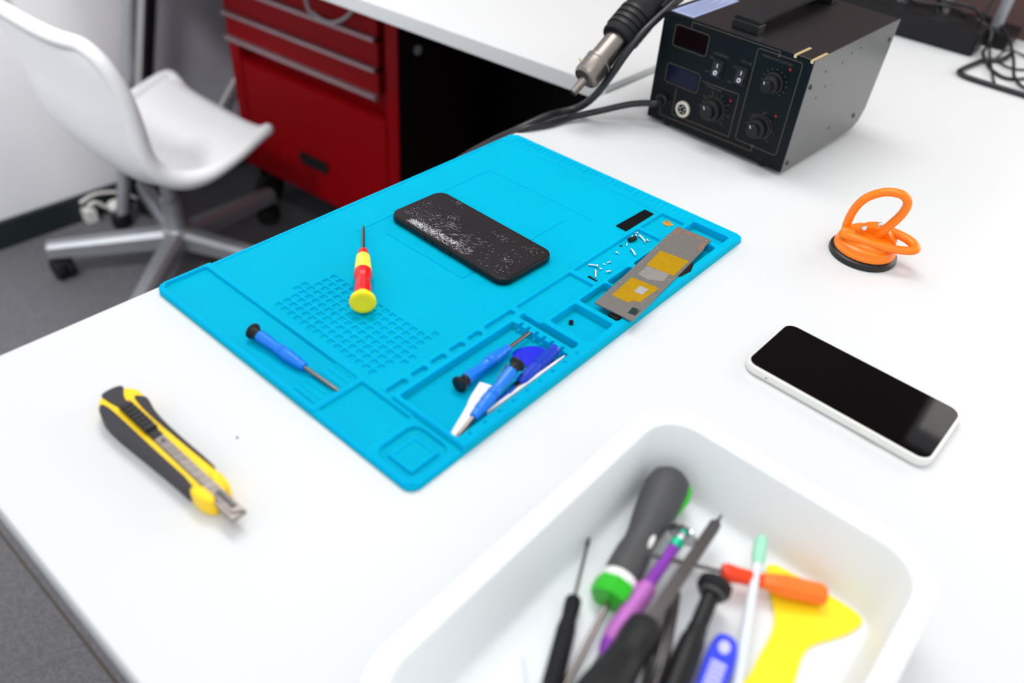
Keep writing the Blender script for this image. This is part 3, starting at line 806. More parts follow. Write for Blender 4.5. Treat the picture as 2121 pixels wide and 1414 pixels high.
link('nose_block', MB().prism(smooth_poly([(108, 3.0), (108, 10.4), (122, 9.8), (130, 6), (130, 3.0)], 1), 1.2, 14.6, T, 1.6), M['knife_y'], t, 50)

# ------------------------------------------------------------------ suction lifter
c = (394, 512)
t = thing('suction_lifter', 'orange suction cup lifter with loop handle on black rubber pad', 'suction lifter', (c[0], c[1], 0))
TT = Matrix.Translation((c[0], c[1], 0))
link('rubber_pad', MB().lathe([(24, 0), (31, 0), (32, 2), (31.4, 5.5), (28, 7.5), (20, 8)], TT, 48), M['pad'], t, 40)
link('dome', MB().lathe([(26, 7), (29, 7.6), (29.2, 10), (27.6, 12), (27.2, 16), (24.5, 17.6), (24, 20), (20, 23.5), (12, 25), (4, 25)], TT, 48), M['orange'], t, 30)
al = math.radians(11.2)
def cupv(s, w, z): return Vector((c[0] + s * math.cos(al) - w * math.sin(al), c[1] + s * math.sin(al) + w * math.cos(al), z))
arch = spline([cupv(-20, -3, 12), cupv(-23, -3, 28), cupv(-21.5, -3, 45), cupv(-15, -3, 59), cupv(-2, -3, 69), cupv(12, -3, 71), cupv(19, -3, 65), cupv(18.5, -3, 53), cupv(12, -3, 37), cupv(6, -3, 23)], 8)
link('loop_handle', MB().tube(arch, 4.0, 14, flat=(1.0, 1.25)), M['orange'], t, 60)
lever = spline([cupv(-22, -12, 21), cupv(-12, -17, 23), cupv(8, -17, 23), cupv(28, -13, 23), cupv(40, -8, 24), cupv(41, -2, 25), cupv(34, 6, 26), cupv(18, 10, 27), cupv(0, 9, 26)], 8)
link('release_lever', MB().tube(lever, 3.8, 12, flat=(1.0, 1.2)), M['orange'], t, 60)
link('lever_hub', MB().prism(smooth_poly([(-14, 0), (-4, 10), (12, 11), (21, 4), (26, -2), (-4, -2)], 1), -7, 7, Matrix.Translation((c[0], c[1], 22)) @ Matrix.Rotation(al, 4, 'Z') @ Matrix(((1, 0, 0, 0), (0, 0, -1, 4), (0, 1, 0, 0), (0, 0, 0, 1))), 1.2), M['orange'], t, 40)
for s, w, z in ((-7, -9, 31), (5, 4, 33)):
    link('pivot_pin', MB().ball(tuple(cupv(s, w, z)), 3.0, 8), M['chrome'], t, 60)
link('side_boss', MB().lathe([(7, -6), (7, 6)], Matrix.Translation(cupv(-19, -8, 20)) @ Matrix.Rotation(al, 4, 'Z') @ Matrix.Rotation(PI / 2, 4, 'Y'), 20), M['orange'], t)
solo('crumb', MB().ball((182, -47, .5), .75, 6), M['knife_g'], 'tiny dark crumb on the white desk between knife and mat', 'crumb')
#@@STATION
# ------------------------------------------------------------------ hot air rework station
O = (75, 613); TS = rotz(-3.65, (O[0], O[1], 4.5)) @ Matrix.Rotation(math.radians(2.0), 4, 'X')
TF = TS @ Matrix(((1, 0, 0, 0), (0, 0, -1, 0), (0, 1, 0, 0), (0, 0, 0, 1)))     # local (u, h, out of the front face)
t = thing('rework_station', 'black hot air rework station with three knobs and two displays', 'rework station', (170, 710, 0))
W, Hh, D = 188, 127, 204
XS = TS @ Matrix(((0, 0, 1, 0), (1, 0, 0, 0), (0, 1, 0, 0), (0, 0, 0, 1)))       # local (depth, h, u)
side = [(0, 0), (172, 0), (186, 7), (194, 20), (D, Hh), (0, Hh)]
link('case', MB().prism(side, 1.2, W - 1.2, XS), M['black_metal'], t, 0)
link('side_panel', MB().prism(side, W - 1.2, W, XS), M['side_metal'], t, 0)
link('side_panel', MB().prism(side, 0, 1.2, XS), M['side_metal'], t, 0)
fp = link('front_panel', MB().prism(rrect(1, 1, W - 1, Hh - 1, 1.5, 3), 0, 1.4, TF), M['front_panel'], t, 0)
for x, y in ((26, 20), (160, 20)):
    link('foot', MB().lathe([(7, -4.5), (7, .5)], TS @ Matrix.Translation((x, y - 8, 0)), 16), M['black_soft'], t)
for x in (26, 160):
    link('foot', MB().lathe([(7, -9.4), (8, .5)], TS @ Matrix.Translation((x, 160, 0)), 16), M['black_soft'], t)
zf = 1.4
def fline(pts, w=.9, closed=False, zo=0.0):
    mb = MB()
    for i in range(len(pts) - (0 if closed else 1)):
        a = Vector(pts[i]); b = Vector(pts[(i + 1) % len(pts)]); d = (b - a).normalized(); nn = Vector((-d.y, d.x)) * w / 2; e = d * w / 2
        mb.prism([tuple(a - e - nn), tuple(b + e - nn), tuple(b + e + nn), tuple(a - e + nn)], zf - .05 + zo, zf + .12 + zo, TF)
    return mb
def cham(x0, y0, x1, y1, r=2): return [(x0 + r, y0), (x1 - r, y0), (x1, y0 + r), (x1, y1 - r), (x1 - r, y1), (x0 + r, y1), (x0, y1 - r), (x0, y0 + r)]
lines = fline(cham(124, 17, 177, 121.5, 2), closed=True)
for seg in ([(67, 66), (80, 66), (114, 67), (115.5, 66), (115.5, 16), (36, 14.5), (35, 17), (35, 46)], [(18, 22), (18, 9), (20, 8.5), (147, 10.5), (147, 17)],
            [(39, 117.5), (39, 124.5), (149.5, 125), (149.5, 121.5)]):
    l2 = fline(seg); o = len(lines.v); lines.v += l2.v; lines.f += [tuple(i + o for i in f) for f in l2.f]
lines.box(145.6, 15.5, zf, 148.4, 18.5, zf + .15, TF); lines.box(148.2, 119.5, zf, 150.8, 122.5, zf + .15, TF)
pr = link('printed_lines', lines, M['line'], fp, 0)
for nm, (x0, y0, x1, y1), m in (('temperature_display', (18, 92.5, 65, 117.5), 'red_lens'), ('airflow_display', (16.5, 49.5, 64, 73), 'blue_lens')):
    fr = link(nm, MB().prism(rrect(x0, y0, x1, y1, 3, 4), zf - .4, zf + .6, TF), M['front_panel'], t, 20)
    link('frame_outline', fline(cham(x0 + .4, y0 + .4, x1 - .4, y1 - .4, 2.4), .8, True, .6), M['line'], fr, 0)
    link('lens', MB().prism(rrect(x0 + 2.6, y0 + 2.6, x1 - 2.2, y1 - 2.2, 1, 3), zf, zf + 1.0, TF, .2), M[m], fr, 20)
for x0, y0 in ((75, 75.5), (105.5, 77)):
    sw = link('rocker_switch', MB().prism(rrect(x0, y0, x0 + 14.6, y0 + 20, 1, 3), zf - .4, zf + 1.6, TF, .4), M['black'], t, 20)
    link('rocker', MB().prism([(y0 + 2.5, zf + 1.2), (y0 + 17.5, zf + 1.2), (y0 + 17.5, zf + 2.4), (y0 + 10, zf + 2.6), (y0 + 2.5, zf + 5.2)], x0 + 2.2, x0 + 12.4,
                              TF @ Matrix(((0, 0, 1, 0), (1, 0, 0, 0), (0, 1, 0, 0), (0, 0, 0, 1))), .2), M['black_metal'], sw, 20)
    mk = MB().box(x0 + 6.8, y0 + 11.5, zf + 2.4, x0 + 8.0, y0 + 16, zf + 2.8, TF)
    n_ = 20; rings = []
    for rr, dz in ((2.4, 0), (2.4, .3), (1.2, .3), (1.2, 0)):
        rings.append([(x0 + 7.3 + rr * math.cos(2 * PI * k / n_), y0 + 6.2 + rr * math.sin(2 * PI * k / n_), zf + 3.9 - .33 * rr * math.sin(2 * PI * k / n_) + dz) for k in range(n_)])
    mk.loft(rings, TF, cap=False, closed=True)
    link('switch_mark', mk, M['print_white'], sw, 0)
def text(body, x, y, size, m=None):
    cu = bpy.data.curves.new('printed_word', 'FONT'); cu.body = body; cu.size = size; cu.align_x = 'LEFT'; cu.extrude = .02
    o = bpy.data.objects.new('printed_word', cu); 
    dg = None
    COL.objects.link(o); bpy.context.view_layer.update()
    me = bpy.data.meshes.new_from_object(o.evaluated_get(bpy.context.evaluated_depsgraph_get()))
    bpy.data.objects.remove(o)
    vs = [(v.co.x + x, v.co.y + y, v.co.z + zf + .08) for v in me.vertices]; fs = [tuple(p.vertices) for p in me.polygons]
    bpy.data.meshes.remove(me)
    return link('printed_word', MB().add(vs, fs, TF), m or M['line'], fp, 0)
for w, x, y, s in (('SOLDERING', 73, 99.5, 3.6), ('HOT AIR', 108, 101.5, 3.4), ('ON', 69.5, 94, 3.2), ('OFF', 67, 77.5, 3.2), ('ON', 100.5, 93, 3.2), ('OFF', 97.5, 75, 3.2),
                   ('TEMPERATURE CONTROL', 130, 114.8, 3.2), ('TEMPERATURE', 72, 61.8, 3.2), ('AIR', 149, 57.5, 3.0)):
    text(w, x, y, s)
for (x, y, r, dial) in ((151.5, 92, 10.2, 'dots'), (89, 40.5, 13.0, 'nums'), (149.5, 41, 11.5, 'nums2')):
    tk = MB()
    if dial == 'dots':
        for k in range(13):
            a = math.radians(225 - 22.5 * k); tk.lathe([(.8, zf), (.8, zf + .15)], TF @ Matrix.Translation((x + 14.5 * math.cos(a), y + 14.5 * math.sin(a), 0)), 8)
    else:
        cnt = 15 if dial == 'nums' else 7; r1 = 15.0 if dial == 'nums' else 14
        for k in range(cnt):
            a = math.radians(225 - 270 * k / (cnt - 1)); d = Vector((math.cos(a), math.sin(a))); nn = Vector((-d.y, d.x)) * .45
            p, q = Vector((x, y)) + d * r1, Vector((x, y)) + d * (r1 + 2.2)
            tk.prism([tuple(p - nn), tuple(q - nn), tuple(q + nn), tuple(p + nn)], zf, zf + .15, TF)
        for k in range(40):
            a, b_ = math.radians(225 - 270 * k / 40), math.radians(225 - 270 * (k + 1) / 40)
            tk.prism([(x + (r1 - .3) * math.cos(a), y + (r1 - .3) * math.sin(a)), (x + (r1 + .3) * math.cos(a), y + (r1 + .3) * math.sin(a)),
                      (x + (r1 + .3) * math.cos(b_), y + (r1 + .3) * math.sin(b_)), (x + (r1 - .3) * math.cos(b_), y + (r1 - .3) * math.sin(b_))], zf, zf + .12, TF)
    link('dial_marks', tk, M['line'], fp, 0)
    if dial != 'dots':
        lab = ('200', '240', '280', '320', '360', '400', '440', '480') if dial == 'nums' else ('1', '2', '3', '4', '5', '6', '7', '8')
        for k, w in enumerate(lab):
            a = math.radians(225 - 270 * k / 7); text(w, x + (r1 + 4.2) * math.cos(a) - (1.6 if len(w) > 1 else .6), y + (r1 + 4.0) * math.sin(a) - .9, 2.5)
    kn = link('knob', MB().lathe([(r * 1.16, zf), (r * 1.16, zf + 2), (r, zf + 3), (r * .92, zf + 9), (r * .66, zf + 11), (r * .62, zf + 17), (r * .56, zf + 18), (.5, zf + 18)],
                             TF @ Matrix.Translation((x, y, 0)), 32), M['black'], t, 30)
    link('pointer_mark', MB().box(-.5, r * .3, zf + 18.0, .5, r * .6, zf + 18.3, TF @ Matrix.Translation((x, y, 0)) @ Matrix.Rotation(.5, 4, 'Z')), M['print_white'], kn, 0)
for x, y in ((165.5, 111), (107.5, 57), (164.5, 59.5)):
    link('indicator_led', MB().ball((0, 0, 0), 1.9, 8, TF @ Matrix.Translation((x, y, zf + .4))), M['led'], t, 60)
cn = link('round_socket', MB().lathe([(9.6, zf - .2), (9.6, zf + 2.4), (8.6, zf + 3), (6.4, zf + 3), (6.2, zf + 1.2)], TF @ Matrix.Translation((49.5, 26, 0)), 28), M['cream'], t, 30)
link('socket_core', MB().lathe([(6.2, zf), (6.2, zf + 1.8), (.5, zf + 1.9)], TF @ Matrix.Translation((49.5, 26, 0)), 20), M['black'], cn)
for k in range(5):
    a = 2 * PI * k / 5 + .3
    link('contact_pin', MB().lathe([(.9, zf + 1.6), (.8, zf + 2.6)], TF @ Matrix.Translation((49.5 + 3.4 * math.cos(a), 26 + 3.4 * math.sin(a), 0)), 8), M['screw'], cn)
link('cable_gland', MB().lathe([(7.6, zf - .2), (7.6, zf + 3), (5.6, zf + 5), (5.2, zf + 10)], TF @ Matrix.Translation((19.5, 27, 0)), 20), M['black'], t, 30)
for x, y in ((10, 27), (29, 27), (26, 4.2), (161, 6.5)):
    link('panel_screw', MB().ball((0, 0, 0), 1.5, 6, TF @ Matrix.Translation((x, y, zf))), M['black_metal'], t)
SD = XS @ Matrix.Translation((0, 0, W))
for x, y in ((9, 97), (10, 9), (163, 20), (192, 106)):
    link('case_screw', MB().lathe([(2.8, -.2), (2.8, 1.0), (1.6, 1.9), (.3, 2.0)], SD @ Matrix.Translation((x, y, 0)), 14), M['dark_steel'], t, 40)
for x, y in ((31, 79), (46, 88), (35, 107), (72, 108), (90, 114), (111, 115), (95, 24), (99, 24)):
    link('vent_hole', MB().lathe([(1.7, -.3), (1.7, .06), (.3, .07)], SD @ Matrix.Translation((x, y, 0)), 10), M['black'], t)
# top: carrying handle, label, foil tabs
rings = []
for k in range(25):
    y = 14 + 180 * k / 24; z = Hh + 10 + 5 * math.sin(PI * min(1, k / 24)) ** .6
    rings.append([(80, y, z), (112, y, z), (112, y, z + 3.2), (108, y, z + 4), (84, y, z + 4), (80, y, z + 3.2)])
hb = link('carry_handle', MB().loft(rings, TS), M['black_soft'], t, 20)
link('handle_end', MB().box(80, 12, Hh, 112, 26, Hh + 10, TS, 1), M['black'], hb, 20)
link('handle_end', MB().box(80, 180, Hh, 112, 196, Hh + 10, TS, 1), M['black'], hb, 20)
link('handle_screw', MB().ball((96, 20, Hh + 13), 2.0, 6, TS), M['screw'], hb)
lb = link('rating_label', MB().box(6, 3, Hh, 36, 98, Hh + .25, TS), M['label'], t, 0)
lk = MB()
for k in range(9): lk.box(10 + 2.7 * k, 8, Hh + .25, 11.2 + 2.7 * k, 60 + 30 * ((k * 37) % 10) / 10, Hh + .3, TS)
link('label_print', lk, M['label_ink'], lb, 0)
for x in (165, 184):
    link('foil_tab', MB().box(x, -1.7, Hh - 3, x + 3.2, -1.2, Hh, TS).box(x, -1.7, Hh, x + 3.2, 30, Hh + .25, TS), M['gold'], t, 0)
link('foil_edge', MB().box(165, -1.0, Hh, 187, 0.2, Hh + .22, TS), M['line'], t, 0)
# holder bracket on the left side
hb = MB().box(-9, 26, 62, 0, 74, 106, TS, 1.5)
hb.prism(smooth_poly([(26, 62), (74, 70), (74, 106), (40, 108), (22, 92)], 1), -14, -6, XS, 1)
link('gun_holder', hb, M['black'], t, 20)
# ------------------------------------------------------------------ hot air gun resting in the holder
g0 = TS @ Vector((-36, -106, 45)); g1 = TS @ Vector((-36, 120, 185)); TG = axisT(g0, g1); LG = (g1 - g0).length
t2 = thing('hot_air_gun', 'black hot air gun with steel nozzle resting beside the station', 'hot air gun', tuple(g0))
link('nozzle', MB().lathe([(3.0, 3), (4.2, 2.2), (4.2, 0), (4.6, 0), (5.2, 22), (7, 25)], TG, 20), M['steel'], t2, 30)
link('nozzle_base', MB().lathe([(6, 20), (14, 22), (16.2, 26), (16.2, 46), (16.8, 47), (16.8, 50), (14, 50.5)], TG, 28), M['steel'], t2, 30)
link('clamp_screw', MB().lathe([(1.2, 12), (1.2, 20)], TG @ Matrix.Translation((0, 0, 34)) @ Matrix.Rotation(-PI / 2, 4, 'X') @ Matrix.Rotation(.7, 4, 'Y'), 10), M['gold'], t2)
link('barrel', MB().lathe([(14.6, 50), (14.6, 88)], TG, 28), M['steel'], t2, 30)
link('grip_sleeve', MB().lathe([(15, 84), (20.5, 84), (21.5, 86), (21.5, 128), (19, 134), (18.4, 140), (18.4, 250), (14, 262)], TG, 28), M['black_soft'], t2, 30)
for k in range(4):
    rings = []
    for zz, rr in ((94 + 8 * k, 21.4), (94 + 8 * k, 22.8), (98 + 8 * k, 22.8), (98 + 8 * k, 21.4)):
        rings.append([(rr * math.cos(a), rr * math.sin(a), zz) for a in [2 * PI * q / 32 for q in range(32)]])
    link('grip_ring', MB().loft(rings, TG, cap=False, closed=True), M['black'], t2, 20)
for k in range(10):
    a = 2 * PI * k / 10
    link('grip_flute', MB().tube([(18.2 * math.cos(a), 18.2 * math.sin(a), 146), (18.2 * math.cos(a), 18.2 * math.sin(a), 244)], 1.9, 8, TG), M['black'], t2, 40)
# hoses and leads
def TSv(u, d, h): return tuple(TS @ Vector((u, d, h)))
hose = [tuple(g1 + (g0 - g1).normalized() * -6), TSv(-20, 70, 178), (70, 655, 143), (68, 631, 130), (63, 590, 108), (58, 567, 86), (48, 556, 58), (33, 551, 30), (16, 548, 12), (4, 531, 6.5), (-3, 505, 4.8), (-16, 470, -6), (-44, 452, -28), (-82, 446, -62), (-120, 458, -110), (-140, 480, -190), (-130, 540, -420), (-120, 640, -733)]
solo('cable', MB().tube(spline(hose, 8), 4.6, 12), M['cable'], 'glossy black hose running down beside the hot air gun and over the desk edge', 'cable', smooth=60)
lead = [TSv(19.5, -6, 27), (90, 596, 29), (80, 592, 27), (63, 582, 22), (38, 556, 12), (20, 530, 6), (12, 494, 4.2), (1, 466, 3.6), (-14, 450, -10), (-49, 436, -34), (-84, 433, -66), (-122, 448, -120), (-150, 470, -240), (-150, 560, -733)]
solo('cable', MB().tube(spline(lead, 8), 3.9, 12), M['cable'], 'black lead plugged low into the station front and trailing over the desk edge', 'cable', smooth=60)
#@@BACK
# ------------------------------------------------------------------ things at the far end of the desk
t = thing('power_strip', 'black power strip behind the station at the far end of the desk', 'power strip', (200, 1262, 0))
link('strip_body', MB().prism(rrect(40, 1236, 288, 1290, 5, 4), 0, 40, rotz(0), 2.5), M['black'], t, 30)
for k in range(4):
    link('outlet', MB().lathe([(17, 39.8), (17, 40.6), (14, 40.6), (14, 40.2)], Matrix.Translation((72 + 56 * k, 1263, 0)), 20), M['black_soft'], t)
t = thing('stand', 'dark rack base with three silver upright posts beyond the power strip', 'stand', (200, 1365, 0))
link('stand_base', MB().box(70, 1318, 0, 318, 1392, 26, b=3), M['black'], t, 30)
for x in (126, 197, 286):
    link('upright', MB().lathe([(9.5, 20), (9.5, 330)], Matrix.Translation((x, 1352, 0)), 18), M['chair_steel'], t)
link('crossbar', MB().box(100, 1345, 326, 310, 1360, 336, b=2), M['black'], t)
def cord(pts, r, label, name='cord'):
    return solo(name, MB().tube(spline(pts, 8), r, 10), M['cable'], label, 'cord', smooth=60)
cord([(690, 1230, 4.2), (600, 1160, 4.2), (500, 1122, 4.2), (430, 1117, 4.2), (396, 1118, 4.2), (355, 1119, 4.2), (315, 1122, 4.2), (300, 1134, 4.2), (299, 1150, 4.2), (304, 1190, 4.2), (310, 1225, 4.2), (330, 1260, 4.2), (332, 1300, 4.2)], 4.0, 'thick black cord bent into a sharp corner on the white desk')
cord([(263, 1296, 42), (292, 1285, 34), (300, 1262, 16), (304, 1230, 12.5), (326, 1203, 3), (350, 1176, 3), (367, 1180, 3), (385, 1206, 3), (430, 1230, 3), (540, 1270, 3), (620, 1340, 3)], 2.6, 'thin black cord curling from the power strip end toward the right')
cord([(320, 1262, 3), (327, 1292, 11), (347, 1318, 3), (372, 1300, 3), (372, 1252, 3), (351, 1231, 3), (326, 1246, 3)], 1.8, 'fine dark cord lying in a round loop right of the power strip')
cord([(351, 1138, 2.2), (343, 1160, 2.2), (330, 1190, 7.5), (312, 1236, 14), (290, 1300, 28)], 1.9, 'fine black cord crossing inside the cornered thick cord')
cord([(250, 1392, 29), (291, 1352, 30), (322, 1302, 22), (348, 1240, 12), (369, 1174, 6.5), (400, 1150, 3), (470, 1160, 3), (560, 1220, 3)], 2.4, 'black cord arching forward from the rack to the right frame side')
for k, (x0, z0, x1) in enumerate(((90, 30, 240), (140, 34, 270), (60, 40, 200))):
    pts = [(x0, 1300 + 8 * k, 40), (x0 + 30, 1306 + 6 * k, 52 + 6 * k), ((x0 + x1) / 2, 1300 + 10 * k, 44 + 9 * k), (x1 - 20, 1296 + 9 * k, 50 + 5 * k), (x1, 1330, 30)]
    cord(pts, 3.2, ('black cord slumped along the back of the power strip', 'black cord humped over the rack base beside the posts', 'black cord sagging between station and rack')[k])
cord([(276, 1262, 42), (282, 1258, 90), (300, 1290, 190), (330, 1360, 300), (335, 1400, 360)], 2.2, 'thin dark cord rising steeply from the power strip past the posts')
#@@TRAY
# ------------------------------------------------------------------ white plastic tray
t = thing('storage_tray', 'deep white plastic tray full of tools at the near desk edge', 'tray', (478, 7, 0))
RZ = 50
fl = rrect(405, -106, 556, 122, 14, 8); ri = rrect(396, -119, 562, 133, 24, 8); ro = rrect(384, -131, 574, 145, 34, 8)
bo = rrect(402, -109, 559, 125, 16, 8)
def ringz(poly, z): return [(x, y, z) for x, y in poly]
def mix(a, b, k): return [(p[0] * (1 - k) + q[0] * k, p[1] * (1 - k) + q[1] * k) for p, q in zip(a, b)]
rings = [ringz(inset(bo, 3), 0), ringz(bo, 2), ringz(mix(bo, ri, .95), RZ - 5), ringz(inset(ro, 2), RZ - 4), ringz(inset(ro, .4), RZ - 5), ringz(ro, RZ - 2), ringz(inset(ro, 1), RZ),
         ringz(inset(ri, -1.6), RZ), ringz(ri, RZ - 1.6), ringz(mix(fl, ri, .12), 9), ringz(mix(fl, ri, .03), 4.5), ringz(inset(fl, 3), 2.2)]
link('tray_shell', MB().loft(rings), M['tray'], t, 50)
ZF = 2.2
def tool(name, label, cat, p0, p1, group=None):
    p0, p1 = Vector(p0), Vector(p1)
    c = (p0 + p1) / 2
    return thing(name, label, cat, (c.x, c.y, ZF), group), axisT(p0, p1), (p1 - p0).length
# slim black precision driver
t, T, L = tool('precision_screwdriver', 'slim black screwdriver at the left of the tray with thin tip up', 'screwdriver', (449, -48, 8), (403.5, 49, 9))
link('grip', MB().lathe([(3, 0), (5.2, 2), (5.6, 12), (5.4, 28), (5.2, 44), (4.2, 50), (4.6, 58), (4.6, 62), (3.2, 64)], T, 14), M['black_soft'], t, 40)
link('shaft', MB().lathe([(.9, 63), (.9, L - 8), (1.3, L - 7), (1.1, L - 3), (.4, L)], T, 10), M['dark_steel'], t)
# green collared driver
t, T, L = tool('screwdriver', 'big charcoal handled screwdriver with bright green collar', 'screwdriver', (418.0, 117.5, 20), (451.5, -45, 5))
link('grip', MB().lathe([(3, 0), (9, 1), (12.6, 5), (14, 13), (13.6, 24), (11.8, 38), (9.8, 50), (9.2, 58), (10.4, 66), (10.8, 78), (10.4, 84)], T, 28), M['grip_grey'], t, 40)
link('butt_inlay', MB().lathe([(4, 0), (9, 4), (10, 13), (8, 24), (4, 32)], T @ Matrix.Translation((6.5, 0, 2)), 20, (.95, .6)), M['green'], t, 50)
link('white_band', MB().lathe([(9.8, 83), (10.6, 84), (10.6, 88), (10, 89)], T, 28), M['nylon'], t, 40)
link('collar', MB().lathe([(10.2, 88), (12.4, 90), (12.6, 96), (11.2, 100), (3, 101)], T, 8), M['green'], t, 20)
link('thumb_inset', MB().ball((0, 0, 0), 3.4, 8, T @ Matrix.Translation((7.0, 6.5, 57)) @ Matrix.Diagonal((.5, 1, 1.5, 1))), M['nylon'], t, 60)
link('shaft', MB().lathe([(1.6, 100), (1.6, L)], T, 12), M['steel'], t)
# purple anodised driver with chrome swivel
t, T, L = tool('precision_screwdriver', 'purple anodised screwdriver with teal ring and chrome swivel cap', 'screwdriver', (446.9, 80, 20.5), (454, -17, 8))
link('swivel_disc', MB().lathe([(.5, -5), (5, -4.4), (8.6, -2), (9, 0), (6, .8), (.5, .6)], T, 32), M['chrome'], t, 40)
link('bearing', MB().ball((0, 0, 2), 3.3, 8, T), M['chrome'], t, 60)
link('teal_ring', MB().lathe([(3.4, 3.5), (4, 4.2), (4, 9), (3.4, 9.6)], T, 20), M['teal'], t, 40)
fl_ = []
prof = [(3.4, 9), (3.6, 11), (3.6, 38), (4.2, 40)]
link('fluted_neck', MB().lathe(prof, T, 8), M['purple'], t, 10)
link('frosted_grip', MB().lathe([(4.2, 39), (5.8, 42), (6.1, 60), (5.8, 76), (4.8, 80)], T, 16), M['mauve'], t, 30)
link('cone', MB().lathe([(4.8, 79.5), (4.4, 83), (2.4, 88), (1.6, 89)], T, 20), M['purple'], t, 40)
link('bit', MB().lathe([(1.4, 88), (1.2, L)], T, 10), M['dark_steel'], t)
# long dark shaft with heavy black handle
t, T, L = tool('screwdriver', 'dark flat steel shaft screwdriver with heavy black handle at the near edge', 'screwdriver', (473, -82, 27), (456.5, 111.5, 20))
link('grip', MB().lathe([(4, 0), (12, 3), (14, 14), (14, 36), (12.6, 54), (10.2, 70), (9.8, 78), (10.8, 86), (10.4, 95), (8, 98), (4, 99)], T, 10), M['black'], t, 30)
link('shaft', MB().loft([[(w * a, hgt * b, z) for a, b in ((-1, -1), (1, -1), (1, 1), (-1, 1))] for w, hgt, z in ((3.4, 3, 96), (3.4, 2.6, L - 12), (3.3, 2.2, L - 10), (1.0, 1.0, L - 6), (.5, .5, L))], T), M['dark_steel'], t, 20)
# tweezers under it
t = thing('tweezers', 'dark steel tweezers lying under the heavy black screwdriver', 'tweezers', (478, -10, ZF))
for s, dz in ((-1, 4), (1, 7)):
    link('tweezer_arm', MB().tube(spline([(461 + s, 56, 5.2), (469 + 2.5 * s, 34, dz), (477 + 3 * s, 12, dz), (490 + s, -30, 5.2), (498, -60, 5.2)], 6), 1.6, 8, flat=(.6, 1.5)), M['dark_steel'], t, 40)
# red-orange acetate driver
t, T, L = tool('screwdriver', 'translucent red and orange screwdriver lying over the yellow squeegee', 'screwdriver', (527.5, 110.5, 11), (437, 53, 21))
link('grip', MB().lathe([(2, 0), (5.6, .6), (6.4, 2.5), (6.6, 24), (5.4, 32), (4.2, 38)], T, 8), M['amber'], t, 20)
link('neck', MB().lathe([(4.2, 37.5), (4.4, 42), (4.8, 52), (5.6, 58), (4.6, 61), (1.6, 61.5)], T, 14), M['orange_red'], t, 30)
link('butt_ring', MB().lathe([(3.2, 5), (3.6, 5.6), (2.2, 5.6)], T @ Matrix.Translation((0, 1.2, 0)), 12), M['nylon'], t)
link('shaft', MB().lathe([(1.1, 60), (1.1, L)], T, 10), M['dark_steel'], t)
# black knurled driver
t, T, L = tool('precision_screwdriver', 'black knurled driver with round swivel cap right of the centre', 'screwdriver', (478, 66.5, 22), (500, -38, 10))
link('swivel_cap', MB().lathe([(2, -1), (7, 0), (9.4, 2), (9.6, 6.5), (7.5, 9.5), (5.4, 10)], T, 28), M['black_soft'], t, 30)
link('cap_rim', MB().lathe([(7.4, 9.2), (8.2, 9.0), (7.0, 10.4), (5, 10.6)], T, 28), M['dark_steel'], t, 30)
link('barrel', MB().lathe([(4.8, 9), (4.8, 30), (5.4, 32), (5.4, 35), (6.6, 40), (7.2, 52), (7.2, 96), (6, 100)], T, 16), M['black'], t, 30)
link('bit', MB().lathe([(1.4, 99), (1.4, L)], T, 10), M['dark_steel'], t)
# cobalt ribbed pry tool
t = thing('pry_tool', 'cobalt blue plastic pry tool with pale ribbed inset', 'pry tool', (506, 8, ZF))
T = frame2((498.5, 47), (511, -10)) @ Matrix.Translation((0, 0, 0))
link('tool_body', MB().prism(smooth_poly([(0, -3), (0, 3), (3, 6.4), (18, 8), (34, 7), (70, 6), (70, -6), (34, -7), (18, -8), (3, -6.4)], 2), 8, 15, T, 2), M['tool_blue'], t, 50)
link('thumb_pad', MB().ball((0, 0, 0), 4, 8, T @ Matrix.Translation((9, 0, 14.2)) @ Matrix.Diagonal((1.3, 1, .35, 1))), M['tool_rib'], t, 60)
for k in range(14):
    link('rib', MB().box(19 + 3.4 * k, -4.2, 14.6, 21.4 + 3.4 * k, 4.2, 15.8, T, .4), M['tool_rib'], t)
# brush with mint end
t, T, L = tool('brush', 'clear handled brush with pale mint tip standing against the tray wall', 'brush', (518, 22, 5.5), (482.5, 113, 21.5))
link('handle', MB().lathe([(2, 0), (3.0, 3), (3.2, 40), (2.6, 70), (3.0, L - 18)], T, 12), M['clear'], t, 40)
link('bristle_tip', MB().lathe([(3.2, L - 19), (4.2, L - 14), (4.0, L - 4), (2.4, L)], T, 12), M['mint'], t, 40)
# yellow squeegee
sq = [(492, 114.5), (506, 117), (530, 118.5), (546, 119), (551, 116), (549, 106), (543, 94), (535, 82), (533.5, 72), (536, 60), (540, 40), (543, 4), (512, 4), (514.5, 30), (517.5, 40), (516, 52), (515, 73), (511.5, 83), (503, 94), (494, 104)]
solo('squeegee', MB().prism(smooth_poly(sq, 1), ZF + .1, ZF + 2.4, None, .6), M['squeegee'], 'yellow fishtail plastic squeegee flat in the tray corner', 'squeegee', smooth=40)
solo('steel_pick', MB().tube([(422, -35, 3.4), (432, -44.5, 3.4), (448, -60, 3.4)], 1.1, 8), M['clear'], 'thin pale needle on the tray floor left of the black screwdriver', 'pick')
